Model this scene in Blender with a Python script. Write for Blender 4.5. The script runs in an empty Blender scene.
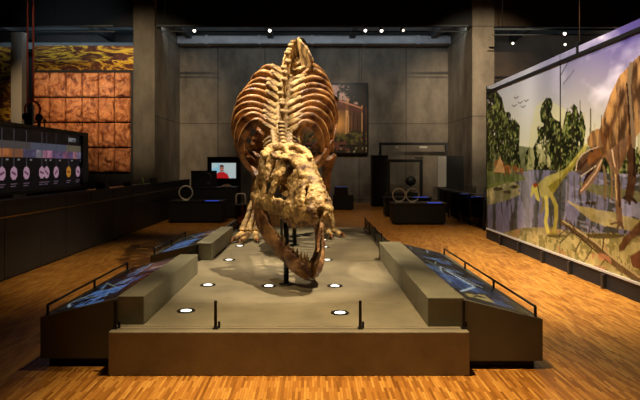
import bpy, bmesh, math, random
import numpy as np
from mathutils import Vector, Matrix, noise as mnoise
random.seed(7); rng = np.random.default_rng(5)
sc = bpy.context.scene
col = sc.collection
PI = math.pi
F, CX, CY, H = 560.0, 312.0, 165.0, 1.7      # focal length (px), vanishing point, eye height
def V(*a): return Vector(a)

# ------------------------------------------------------------------ materials
def lin(c): return tuple(((x/12.92) if x <= .04045 else ((x+.055)/1.055)**2.4) for x in c)
def hexc(r, g, b): return lin((r/255, g/255, b/255))
MATS = {}
def mat(name, c1, c2=None, rough=.6, scale=6.0, metal=0.0, bump=0.0, bscale=None, stretch=(1,1,1), detail=5, spec=.5, contrast=(.35,.65)):
    m = bpy.data.materials.new(name); m.use_nodes = True; MATS[name] = m
    nt = m.node_tree; b = nt.nodes['Principled BSDF']
    b.inputs['Roughness'].default_value = rough; b.inputs['Metallic'].default_value = metal
    b.inputs['Specular IOR Level'].default_value = spec
    b.inputs['Base Color'].default_value = (*c1, 1)
    if c2 is not None or bump:
        tc = nt.nodes.new('ShaderNodeTexCoord'); mp = nt.nodes.new('ShaderNodeMapping')
        mp.inputs['Scale'].default_value = stretch
        nt.links.new(tc.outputs['Object'], mp.inputs['Vector'])
        n = nt.nodes.new('ShaderNodeTexNoise'); n.inputs['Scale'].default_value = scale; n.inputs['Detail'].default_value = detail
        n.inputs['Roughness'].default_value = .62
        nt.links.new(mp.outputs['Vector'], n.inputs['Vector'])
        if c2 is not None:
            r = nt.nodes.new('ShaderNodeValToRGB'); r.color_ramp.elements[0].color = (*c1, 1); r.color_ramp.elements[1].color = (*c2, 1)
            r.color_ramp.elements[0].position, r.color_ramp.elements[1].position = contrast
            nt.links.new(n.outputs['Fac'], r.inputs['Fac']); nt.links.new(r.outputs['Color'], b.inputs['Base Color'])
        if bump:
            n2 = n
            if bscale:
                n2 = nt.nodes.new('ShaderNodeTexNoise'); n2.inputs['Scale'].default_value = bscale; n2.inputs['Detail'].default_value = 6
                nt.links.new(mp.outputs['Vector'], n2.inputs['Vector'])
            bp = nt.nodes.new('ShaderNodeBump'); bp.inputs['Strength'].default_value = bump; bp.inputs['Distance'].default_value = .03
            nt.links.new(n2.outputs['Fac'], bp.inputs['Height']); nt.links.new(bp.outputs['Normal'], b.inputs['Normal'])
    return m
def emit(name, c, s):
    m = bpy.data.materials.new(name); m.use_nodes = True; nt = m.node_tree
    b = nt.nodes['Principled BSDF']; b.inputs['Base Color'].default_value = (0,0,0,1)
    b.inputs['Emission Color'].default_value = (*c, 1); b.inputs['Emission Strength'].default_value = s
    return m
def glassmat(name, tint=(1,1,1), refl=.08, dens=0.0):
    m = bpy.data.materials.new(name); m.use_nodes = True; nt = m.node_tree
    for n in list(nt.nodes):
        if n.type == 'BSDF_PRINCIPLED': nt.nodes.remove(n)
    out = [n for n in nt.nodes if n.type == 'OUTPUT_MATERIAL'][0]
    t = nt.nodes.new('ShaderNodeBsdfTransparent'); t.inputs['Color'].default_value = (*tint, 1)
    g = nt.nodes.new('ShaderNodeBsdfGlossy'); g.inputs['Roughness'].default_value = .03
    lw = nt.nodes.new('ShaderNodeLayerWeight'); lw.inputs['Blend'].default_value = refl
    mx = nt.nodes.new('ShaderNodeMixShader')
    nt.links.new(lw.outputs['Fresnel'], mx.inputs['Fac']); nt.links.new(t.outputs[0], mx.inputs[1]); nt.links.new(g.outputs[0], mx.inputs[2])
    nt.links.new(mx.outputs[0], out.inputs['Surface'])
    return m
def attrmat(name, rough=.5, e=0.0):
    m = bpy.data.materials.new(name); m.use_nodes = True; nt = m.node_tree; b = nt.nodes['Principled BSDF']
    a = nt.nodes.new('ShaderNodeAttribute'); a.attribute_name = 'print'
    b.inputs['Roughness'].default_value = rough
    if e:
        nt.links.new(a.outputs['Color'], b.inputs['Emission Color']); b.inputs['Emission Strength'].default_value = e
        b.inputs['Base Color'].default_value = (.01,.01,.012,1)
    else: nt.links.new(a.outputs['Color'], b.inputs['Base Color'])
    return m
def floor_mat():
    m = bpy.data.materials.new('parquet'); m.use_nodes = True; nt = m.node_tree; b = nt.nodes['Principled BSDF']; N, L = nt.nodes.new, nt.links.new
    tc = N('ShaderNodeTexCoord'); mp = N('ShaderNodeMapping'); mp.inputs['Rotation'].default_value = (0,0,PI/2)
    L(tc.outputs['Object'], mp.inputs['Vector'])
    br = N('ShaderNodeTexBrick'); br.inputs['Scale'].default_value = 1.0; br.inputs['Brick Width'].default_value = .21; br.inputs['Row Height'].default_value = .021
    br.inputs['Mortar Size'].default_value = .0012; br.offset = .37; br.inputs['Bias'].default_value = 0
    br.inputs['Color1'].default_value = (0,0,0,1); br.inputs['Color2'].default_value = (1,1,1,1); br.inputs['Mortar'].default_value = (.1,.1,.1,1)
    L(mp.outputs['Vector'], br.inputs['Vector'])
    n = N('ShaderNodeTexNoise'); n.inputs['Scale'].default_value = 1.6; n.inputs['Detail'].default_value = 6
    mp2 = N('ShaderNodeMapping'); mp2.inputs['Scale'].default_value = (2.2,.5,1); L(tc.outputs['Object'], mp2.inputs['Vector']); L(mp2.outputs['Vector'], n.inputs['Vector'])
    mx = N('ShaderNodeMath'); mx.operation = 'MULTIPLY_ADD'; mx.inputs[1].default_value = .62
    L(br.outputs['Color'], mx.inputs[0])
    ms = N('ShaderNodeMath'); ms.operation = 'MULTIPLY'; ms.inputs[1].default_value = .42; L(n.outputs['Fac'], ms.inputs[0]); L(ms.outputs[0], mx.inputs[2])
    r = N('ShaderNodeValToRGB'); e = r.color_ramp.elements
    e[0].position = .12; e[0].color = (*hexc(118,70,20),1); e[1].position = .92; e[1].color = (*hexc(214,156,70),1)
    k = e.new(.5); k.color = (*hexc(172,112,42),1)
    L(mx.outputs[0], r.inputs['Fac']); L(r.outputs['Color'], b.inputs['Base Color'])
    b.inputs['Roughness'].default_value = .33
    return m
def concrete_mat(name, c1, c2, ax='X', zoff=.15):
    m = mat(name, c1, c2, rough=.75, scale=1.3, bump=.15, bscale=9, stretch=(1,1,.55), contrast=(.3,.72)); nt = m.node_tree; N, L = nt.nodes.new, nt.links.new
    b = nt.nodes['Principled BSDF']; src = b.inputs['Base Color'].links[0].from_socket
    tc = N('ShaderNodeTexCoord'); sx = N('ShaderNodeSeparateXYZ'); cb = N('ShaderNodeCombineXYZ'); L(tc.outputs['Object'], sx.inputs[0])
    ad = N('ShaderNodeMath'); ad.operation = 'ADD'; ad.inputs[1].default_value = -zoff; L(sx.outputs['Z'], ad.inputs[0])
    L(sx.outputs[ax], cb.inputs['X']); L(ad.outputs[0], cb.inputs['Y'])
    br = N('ShaderNodeTexBrick'); br.offset = 0; br.inputs['Scale'].default_value = 1; br.inputs['Brick Width'].default_value = 2.1; br.inputs['Row Height'].default_value = 3.4
    br.inputs['Mortar Size'].default_value = .028; br.inputs['Color1'].default_value = (.82,.82,.82,1); br.inputs['Color2'].default_value = (1,1,1,1); br.inputs['Mortar'].default_value = (.5,.5,.5,1)
    L(cb.outputs[0], br.inputs['Vector'])
    mu = N('ShaderNodeMixRGB'); mu.blend_type = 'MULTIPLY'; mu.inputs['Fac'].default_value = 1; L(src, mu.inputs[1]); L(br.outputs['Color'], mu.inputs[2]); L(mu.outputs[0], b.inputs['Base Color'])
    return m
def rock_mat(name, cols, scale, bump, rot=(0,0,0), st=(1,1,1)):
    m = bpy.data.materials.new(name); m.use_nodes = True; nt = m.node_tree; b = nt.nodes['Principled BSDF']; N, L = nt.nodes.new, nt.links.new
    tc = N('ShaderNodeTexCoord'); n = N('ShaderNodeTexNoise'); n.inputs['Scale'].default_value = scale; n.inputs['Detail'].default_value = 7; n.inputs['Distortion'].default_value = 2.4; n.inputs['Roughness'].default_value = .6
    mp = N('ShaderNodeMapping'); mp.inputs['Rotation'].default_value = rot; mp.inputs['Scale'].default_value = st; L(tc.outputs['Object'], mp.inputs['Vector']); L(mp.outputs['Vector'], n.inputs['Vector']); r = N('ShaderNodeValToRGB')
    e = r.color_ramp.elements; e[0].position = .3; e[0].color = (*cols[0],1); e[1].position = .7; e[1].color = (*cols[-1],1)
    for i, c in enumerate(cols[1:-1]): k = e.new(.3+.4*(i+1)/(len(cols)-1)); k.color = (*c,1)
    L(n.outputs['Fac'], r.inputs['Fac']); L(r.outputs['Color'], b.inputs['Base Color']); b.inputs['Roughness'].default_value = .7
    bp = N('ShaderNodeBump'); bp.inputs['Strength'].default_value = bump; bp.inputs['Distance'].default_value = .08; L(n.outputs['Fac'], bp.inputs['Height']); L(bp.outputs['Normal'], b.inputs['Normal'])
    return m
M_floor = floor_mat()
M_concX = concrete_mat('concrete_back', hexc(84,75,62), hexc(138,126,108), 'X')
M_concY = concrete_mat('concrete_side', hexc(98,88,74), hexc(152,140,120), 'Y')
M_black = mat('matt_black', (.006,.006,.006), rough=.7)
M_blackgloss = mat('black_lacquer', (.01,.01,.011), (.016,.015,.014), rough=.35, scale=3)
M_dark = mat('dark_panel', (.020,.018,.015), (.03,.027,.022), rough=.5, scale=2)
M_brownwall = mat('brown_wall', hexc(70,56,42), hexc(88,70,52), rough=.8, scale=1)
M_plinth = mat('plinth_board', hexc(106,96,73), hexc(127,116,89), rough=.55, scale=2.2, bump=.04, bscale=30)
M_kerb = mat('kerb_board', hexc(92,87,66), hexc(112,106,82), rough=.55, scale=2.2)
M_desk = mat('desk_board', hexc(78,75,60), hexc(92,88,70), rough=.5, scale=2)
M_ceil = mat('roof_deck', hexc(100,112,118), hexc(126,138,142), rough=.6, scale=1.5)
M_beam = mat('roof_beam', hexc(60,64,66), rough=.6)
M_duct = mat('duct_metal', hexc(140,140,142), hexc(165,165,166), rough=.5, scale=2)
M_metal = mat('dark_metal', (.02,.02,.02), rough=.4, metal=.6)
M_steel = mat('brushed_steel', (.45,.45,.46), rough=.3, metal=1)
M_white = mat('white_paint', hexc(190,184,172), rough=.6)
M_red = mat('red_cable', hexc(150,60,44), rough=.5)
M_bone = mat('fossil_bone', hexc(66,37,18), hexc(206,170,108), rough=.5, scale=5.5, bump=.7, bscale=22, detail=9, contrast=(.36,.60), spec=.35)
M_bonedark = mat('dark_fossil_bone', hexc(56,27,14), hexc(164,110,60), rough=.42, scale=6, bump=.6, bscale=26, detail=7, contrast=(.34,.66), spec=.4)
M_jaw = mat('jaw_bone', hexc(72,36,20), hexc(186,138,84), rough=.45, scale=5, bump=.6, bscale=24, detail=8, contrast=(.38,.64), spec=.4)
M_rib = mat('rib_bone', hexc(70,34,17), hexc(196,142,80), rough=.42, scale=5, bump=.6, bscale=20, detail=8, contrast=(.36,.62), spec=.45)
M_tooth = mat('fossil_tooth', hexc(92,62,36), hexc(172,136,86), rough=.35, scale=12)
M_slab = rock_mat('rock_slab', [hexc(58,28,14), hexc(150,82,42), hexc(206,134,80), hexc(150,84,44)], 1.5, 1.0)
M_ochre = rock_mat('ochre_rock', [hexc(44,20,10), hexc(104,50,20), hexc(70,32,14), hexc(126,62,22), hexc(250,196,50), hexc(110,54,22), hexc(84,40,16), hexc(230,170,50), hexc(70,32,16), hexc(50,24,12)], .55, .3, (PI/9,.9,0), (.6,1,1.7))
M_glass = glassmat('clear_glass', (.96,.97,.96), .12)
M_redglass = glassmat('reddish_glass', (.75,.5,.42), .2)
M_gold = mat('brass_rail', hexc(150,116,66), rough=.35, metal=.8)
M_led = emit('blue_led', (.05,.12,1), .7)
M_lens = emit('lamp_lens', (1,.86,.66), 9)
M_uplens = emit('uplight_lens', (1,.93,.78), 5)

# ------------------------------------------------------------------ mesh builder
def catmull(pts, n):
    out = []
    P = [Vector(p) for p in pts]; P = [P[0]*2-P[1]] + P + [P[-1]*2-P[-2]]
    for i in range(1, len(P)-2):
        for k in range(n):
            t = k/n; a, b, c, d = P[i-1:i+3]
            out.append(.5*((2*b)+(c-a)*t+(2*a-5*b+4*c-d)*t*t+(3*b-a-3*c+d)*t**3))
    out.append(P[-2].copy()); return out
def lerplist(r, n):
    R = [x if isinstance(x, tuple) else (x, x) for x in r]; out = []
    for i in range(len(R)-1):
        for k in range(n):
            t = k/n; t = t*t*(3-2*t); out.append(tuple(R[i][j]*(1-t)+R[i+1][j]*t for j in (0,1)))
    out.append(R[-1]); return out
WLOC = {}
class MB:
    def __init__(s): s.bm = bmesh.new(); s.smooth = False
    def box(s, x0, x1, y0, y1, z0, z1, bevel=0, M=None):
        b2 = bmesh.new()
        vs = [b2.verts.new((x,y,z)) for x in (x0,x1) for y in (y0,y1) for z in (z0,z1)]
        for f in ((0,1,3,2),(4,6,7,5),(0,4,5,1),(2,3,7,6),(0,2,6,4),(1,5,7,3)): b2.faces.new([vs[i] for i in f])
        if bevel: bmesh.ops.bevel(b2, geom=b2.edges[:], offset=bevel, segments=2, affect='EDGES', profile=.5)
        s._merge(b2, M); return s
    def _merge(s, b2, M=None):
        me = bpy.data.meshes.new('tmp'); b2.to_mesh(me); b2.free()
        if M is not None: me.transform(M)
        s.bm.from_mesh(me); bpy.data.meshes.remove(me)
    def tube(s, pts, rad, seg=8, sub=4, up=(0,0,1), closed=False):
        pts = [Vector(p) for p in pts]
        if not isinstance(rad, (list,)): rad = [rad]*len(pts)
        if sub > 1 and len(pts) > 2 and not closed: rad = lerplist(rad, sub); pts = catmull(pts, sub)
        else: rad = [x if isinstance(x, tuple) else (x,x) for x in rad]
        n = len(pts); rings = []; U = Vector(up); prev = None
        for i, p in enumerate(pts):
            a, b = (pts[i-1], pts[(i+1) % n]) if closed else (pts[max(i-1,0)], pts[min(i+1,n-1)])
            t = (b-a).normalized(); sd = t.cross(U)
            if sd.length < 1e-3: sd = prev if prev is not None else t.orthogonal()
            sd.normalize(); prev = sd; nn = sd.cross(t)
            rings.append([s.bm.verts.new(p + sd*math.cos(q)*rad[i][0] + nn*math.sin(q)*rad[i][1]) for q in [2*PI*k/seg for k in range(seg)]])
        for i in range(n if closed else n-1):
            A, B = rings[i], rings[(i+1) % n]
            for k in range(seg):
                f = s.bm.faces.new((A[k], A[(k+1)%seg], B[(k+1)%seg], B[k])); f.smooth = seg > 5
        if not closed: s.bm.faces.new(rings[0][::-1]); s.bm.faces.new(rings[-1])
        return s
    def ell(s, c, r, seg=12, M=None):
        b2 = bmesh.new(); bmesh.ops.create_uvsphere(b2, u_segments=seg, v_segments=max(6,seg*2//3), radius=1)
        for f in b2.faces: f.smooth = True
        MM = Matrix.Translation(c) @ (M or Matrix()) @ Matrix.Diagonal((*r,1)); s._merge(b2, MM); return s
    def lathe(s, prof, c, seg=20, axis='Z'):
        rings = []
        for r, z in prof:
            ring = []
            for k in range(seg):
                q = 2*PI*k/seg; v = (r*math.cos(q), r*math.sin(q), z)
                if axis == 'Y': v = (v[0], v[2], v[1])
                if axis == 'X': v = (v[2], v[0], v[1])
                ring.append(s.bm.verts.new(Vector(c)+Vector(v)))
            rings.append(ring)
        for A, B in zip(rings, rings[1:]):
            for k in range(seg): f = s.bm.faces.new((A[k],A[(k+1)%seg],B[(k+1)%seg],B[k])); f.smooth = True
        s.bm.faces.new(rings[0][::-1]); s.bm.faces.new(rings[-1]); return s
    def prism(s, poly, fn, a, b):
        """poly: list of 2-D points; fn(p, t) gives the 3-D point at depth t"""
        A = [s.bm.verts.new(fn(p, a)) for p in poly]; B = [s.bm.verts.new(fn(p, b)) for p in poly]; n = len(poly)
        s.bm.faces.new(A[::-1]); s.bm.faces.new(B)
        for k in range(n): s.bm.faces.new((A[k],A[(k+1)%n],B[(k+1)%n],B[k]))
        return s
    def build(s, name, m, parent=None, M=None):
        bmesh.ops.recalc_face_normals(s.bm, faces=s.bm.faces[:])
        me = bpy.data.meshes.new(name); s.bm.to_mesh(me); s.bm.free()
        if M is not None: me.transform(M)
        return link(name, me, m, parent)
def link(name, me, m, parent=None):
    o = bpy.data.objects.new(name, me); col.objects.link(o)
    if m is not None: me.materials.clear(); me.materials.append(m)
    if parent is not None:
        w = WLOC.get(parent.name, V(0,0,0)); me.transform(Matrix.Translation(-w)); o.parent = parent; WLOC[o.name] = w
    return o
def remesh(mb, voxel, smooth=3, disp=0.0, dscale=8.0, sfac=.5):
    me = bpy.data.meshes.new('t'); mb.bm.to_mesh(me); mb.bm.free()
    o = bpy.data.objects.new('t', me); col.objects.link(o)
    r = o.modifiers.new('r', 'REMESH'); r.mode = 'VOXEL'; r.voxel_size = voxel; r.use_smooth_shade = True
    if smooth: sm = o.modifiers.new('s', 'SMOOTH'); sm.factor = sfac; sm.iterations = smooth
    dg = bpy.context.evaluated_depsgraph_get(); dg.update()
    out = bpy.data.meshes.new_from_object(o.evaluated_get(dg)); bpy.data.objects.remove(o); bpy.data.meshes.remove(me)
    if disp:
        nrm = [v.normal.copy() for v in out.vertices]
        for v, n in zip(out.vertices, nrm):
            d = mnoise.fractal(v.co*dscale, .8, 2.1, 4); v.co += n*disp*d
    for p in out.polygons: p.use_smooth = True
    return out
def tag(o, label, cat, group=None):
    o['label'] = label; o['category'] = cat
    if group: o['group'] = group
    return o
def thing(name, label, cat, loc=(0,0,0), group=None):
    o = bpy.data.objects.new(name, None); col.objects.link(o); o.location = loc; o.empty_display_size = .2; WLOC[o.name] = Vector(loc)
    return tag(o, label, cat, group)
def struct(o): o['kind'] = 'structure'; return o
def sbox(name, m, *b, bevel=0): return struct(MB().box(*b, bevel=bevel).build(name, m))
def copy_tree(o, loc, label):
    r = o.copy(); col.objects.link(r); r.location = loc; r['label'] = label
    for ch in list(o.children):
        c = ch.copy(); col.objects.link(c); c.parent = r
        for g in list(ch.children): d = g.copy(); col.objects.link(d); d.parent = c
    return r

# ------------------------------------------------------------------ printed surfaces (colours held in a dense mesh)
class Canvas:
    """a flat print: a dense grid in (u,v); the paint functions colour its vertices"""
    def __init__(s, u0, u1, v0, v1, step, proj=None):
        s.nu = int(abs(u1-u0)/step)+1; s.nv = int(abs(v1-v0)/step)+1
        s.u, s.v = np.meshgrid(np.linspace(u0,u1,s.nu), np.linspace(v0,v1,s.nv), indexing='ij')
        s.x, s.y = proj(s.u, s.v) if proj else (s.u, s.v)
        s.c = np.zeros((s.nu, s.nv, 3))
    def fill(s, mask, c, a=1.0):
        al = (mask*a)[...,None]; s.c = s.c*(1-al)+np.asarray(c)*al
    def inpoly(s, pts):
        ins = np.zeros(s.x.shape, bool); n = len(pts)
        for i in range(n):
            (x0,y0),(x1,y1) = pts[i], pts[(i+1)%n]
            if y0 == y1: continue
            k = ((y0 > s.y) != (y1 > s.y)) & (s.x < (x1-x0)*(s.y-y0)/(y1-y0)+x0); ins ^= k
        return ins.astype(float)
    def poly(s, pts, c, a=1.0, c2=None):
        m = s.inpoly(pts)
        if c2 is not None:
            n = s.noise(.35); s.fill(m*(1-n), c, a); s.fill(m*n, c2, a)
        else: s.fill(m, c, a)
    def ell(s, cx, cy, rx, ry, c, a=1.0): s.fill((((s.x-cx)/rx)**2+((s.y-cy)/ry)**2 < 1).astype(float), c, a)
    def line(s, pts, w, c, a=1.0):
        m = np.zeros(s.x.shape)
        for (x0,y0),(x1,y1) in zip(pts, pts[1:]):
            dx, dy = x1-x0, y1-y0; t = np.clip(((s.x-x0)*dx+(s.y-y0)*dy)/(dx*dx+dy*dy+1e-9),0,1)
            m = np.maximum(m, (np.hypot(s.x-x0-t*dx, s.y-y0-t*dy) < w/2).astype(float))
        s.fill(m, c, a)
    def noise(s, size, seed=0, sx=1.0, sy=1.0):
        """value noise in print coordinates"""
        out = np.zeros(s.u.shape); amp = .5; tot = 0
        for o in range(4):
            uu, vv = s.u/size*2**o*sx+seed*7.3, s.v/size*2**o*sy+seed*3.1
            i, j = np.floor(uu).astype(int), np.floor(vv).astype(int); f, g = uu-i, vv-j; f = f*f*(3-2*f); g = g*g*(3-2*g)
            h = lambda a, b: np.modf(np.abs(np.sin(a*127.1+b*311.7+o*17+seed)*43758.5453))[0]
            out += amp*((h(i,j)*(1-f)+h(i+1,j)*f)*(1-g)+(h(i,j+1)*(1-f)+h(i+1,j+1)*f)*g); tot += amp; amp *= .55
        return np.clip((out/tot-.5)*1.7+.5, 0, 1)
    def mesh(s, name, fn, m, parent, rng_u=None):
        lo, hi = (0, s.nu-1) if rng_u is None else rng_u
        u, v = s.u[lo:hi+1], s.v[lo:hi+1]; nu, nv = u.shape
        co = np.stack(fn(u, v), -1).reshape(-1,3)
        idx = np.arange(nu*nv).reshape(nu,nv)
        fc = np.stack([idx[:-1,:-1], idx[1:,:-1], idx[1:,1:], idx[:-1,1:]], -1).reshape(-1,4)
        me = bpy.data.meshes.new(name); me.from_pydata(co.tolist(), [], fc.tolist())
        c = np.clip(s.c[lo:hi+1].reshape(-1,3),0,1); c = np.where(c <= .04045, c/12.92, ((c+.055)/1.055)**2.4)
        at = me.color_attributes.new('print', 'FLOAT_COLOR', 'POINT'); at.data.foreach_set('color', np.concatenate([c, np.ones((len(c),1))],1).astype(np.float32).ravel())
        return link(name, me, m, parent)
def rgb(r,g,b): return np.array((r/255,g/255,b/255))

# ------------------------------------------------------------------ the setting
struct(MB().box(-14.3,12.3,-3.3,25.3,-.2,0).build('floor', M_floor))
sbox('wall_back', M_concX, -5.9,6.07,25,25.3,0,7.5)
sbox('wall_front', M_brownwall, -14,12,-3.3,-3,0,8.8)
sbox('wall_left', M_brownwall, -14.3,-14,-3,25,0,8.8)
sbox('wall_right', M_brownwall, 12,12.3,-3,25,0,8.8)
sbox('wall_back_left', M_dark, -14,-6.7,25,25.3,0,7.5)
sbox('wall_back_right', M_brownwall, 6.9,12,25,25.3,0,7.5)
sbox('wall_wing_left', M_concY, -6.7,-5.9,21,25,0,8.8)
sbox('wall_wing_right', M_concY, 6.07,6.9,21.2,25,0,8.8)
sbox('ceiling', M_black, -14.3,12.3,-3.3,21.45,8.8,9.0)
sbox('ceiling_rear', M_ceil, -14.3,12.3,21.45,25.3,7.5,7.7)
sbox('wall_fascia_centre', M_black, -5.9,6.07,21.3,21.45,6.97,8.8)
sbox('wall_fascia_left', M_black, -14.3,-6.7,21.3,21.45,6.97,8.8)
sbox('wall_fascia_right', M_brownwall, 6.9,12.3,21.3,21.45,6.97,8.8)
for i, x in enumerate((-12.45,-8.9,-5.35,-1.8,1.75,5.3,8.9)): sbox('trim_%d' % (i+1), M_beam, x-.12,x+.12,21.5,24.95,7.2,7.5)
t = thing('ceiling_duct', 'pale grey horizontal metal duct along the top of the rear concrete wall', 'duct', (0,24.6,6.95))
MB().box(-5.88,6.05,24.35,24.95,6.98,7.32,.03).build('duct_body', M_duct, t)
for x in (-4.6,-2.3,0,2.3,4.6): MB().box(x-.05,x+.05,24.32,24.97,6.95,7.35).build('bracket', M_duct, t)
t = thing('ceiling_duct', 'blue grey metal duct above the ochre rock wall at left', 'duct', (-10,24.6,6.6))
MB().box(-13.9,-6.72,24.2,24.9,6.7,7.0,.03).build('duct_body', M_ceil, t)
# ochre backdrop and side pillar
t = thing('rock_backdrop', 'tall ochre backdrop printed with swirling veined rock behind the slab grid', 'backdrop', (-9,22.6,0))
MB().box(-11.2,-6.75,22.5,22.7,0,6.5,.01).build('print_board', M_ochre, t)
t = thing('rock_backdrop', 'ochre topped brown backdrop left of the pale column', 'backdrop', (-13,22.6,0))
MB().box(-13.9,-11.75,22.5,22.7,0,6.45,.01).build('print_board', M_ochre, t)
sbox('trim_8', M_white, -11.72,-11.3,21.8,22.2,0,6.9)

# slab wall: grid of cast rock slabs in a dark frame
t = thing('rock_slab_wall', 'glowing orange grid of rock slabs in a dark frame at left', 'rock wall', (-8.85,21.6,0))
x0, z0, cw, rh = -10.72, 1.4, .622, .97
MB().box(x0-.12,x0+6*cw+.2,21.68,22.0,0,z0+4*rh+.1,.02).build('frame', M_black, t)
for i in range(6):
    for j in range(4):
        b2 = bmesh.new(); n = 16
        vs = [[b2.verts.new((x0+i*cw+.026+(cw-.052)*a/n, 21.55-.15*max(0,mnoise.fractal(V((i*cw+cw*a/n)*2.6+i*3.1, (j*rh+rh*b/n)*2.6+j*1.7, 3), .7, 2, 5)+.35)*(0 if a in (0,n) or b in (0,n) else 1), z0+j*rh+.028+(rh-.056)*b/n)) for b in range(n+1)] for a in range(n+1)]
        for a in range(n):
            for b in range(n): f = b2.faces.new((vs[a][b],vs[a+1][b],vs[a+1][b+1],vs[a][b+1])); f.smooth = True
        ed = [e for e in b2.edges if e.is_boundary]; r = bmesh.ops.extrude_edge_only(b2, edges=ed)
        nv = [v for v in r['geom'] if isinstance(v, bmesh.types.BMVert)]
        for v in nv: v.co.y = 21.68
        mb = MB(); mb._merge(b2); mb.build('slab', M_slab, t)

# ------------------------------------------------------------------ plinth, recessed lights, desks, glass barriers
P0, P1, PZ, PX0, PX1 = 4.51, 12.1, .355, -1.643, 1.272
t = thing('display_plinth', 'long low grey plinth carrying the dinosaur skeleton on the parquet floor', 'plinth', (-.19,8.3,0))
MB().box(PX0,PX1,P0,P1,0,PZ,.008).build('plinth_body', M_plinth, t)
UP = [(-1.16,5.16,'in front of the nearest left low wall'), (-1.165,6.27,'beside the middle of the nearest left low wall'), (-1.175,7.93,'at the front end of the farther left low wall'), (-1.2,9.3,'beside the farther left low wall, near the left foot'),
      (-.48,6.22,'close beside the black skull post'), (.254,5.09,'nearest the front glass, right of the skull'), (.255,6.22,'right of the jaw tip, second from the front glass'), (.21,7.93,'behind the jaw on the right, third from the front glass'), (.2,9.18,'behind the skull and before the right foot'), (.2,10.05,'farthest back, right at the toes of the right foot')]
up0 = None
for x, y, w in UP:
    lab = 'lit lamp recessed in plinth, ' + w
    if up0 is None:
        up0 = thing('recessed_light', lab, 'recessed light', (x,y,PZ), 'uplights recessed in the plinth')
        mb = MB(); R = [(.088,.001),(.09,.006),(.064,.008),(.062,.001)]
        mb.lathe([(.085,0),(.085,.006),(.052,.007),(.052,.001)], (x,y,PZ)); mb.build('rim', M_metal, up0)
        MB().lathe([(.048,.0012),(.048,.0045)], (x,y,PZ)).build('lens', M_uplens, up0)
    else: copy_tree(up0, (x,y,PZ), lab)

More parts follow.
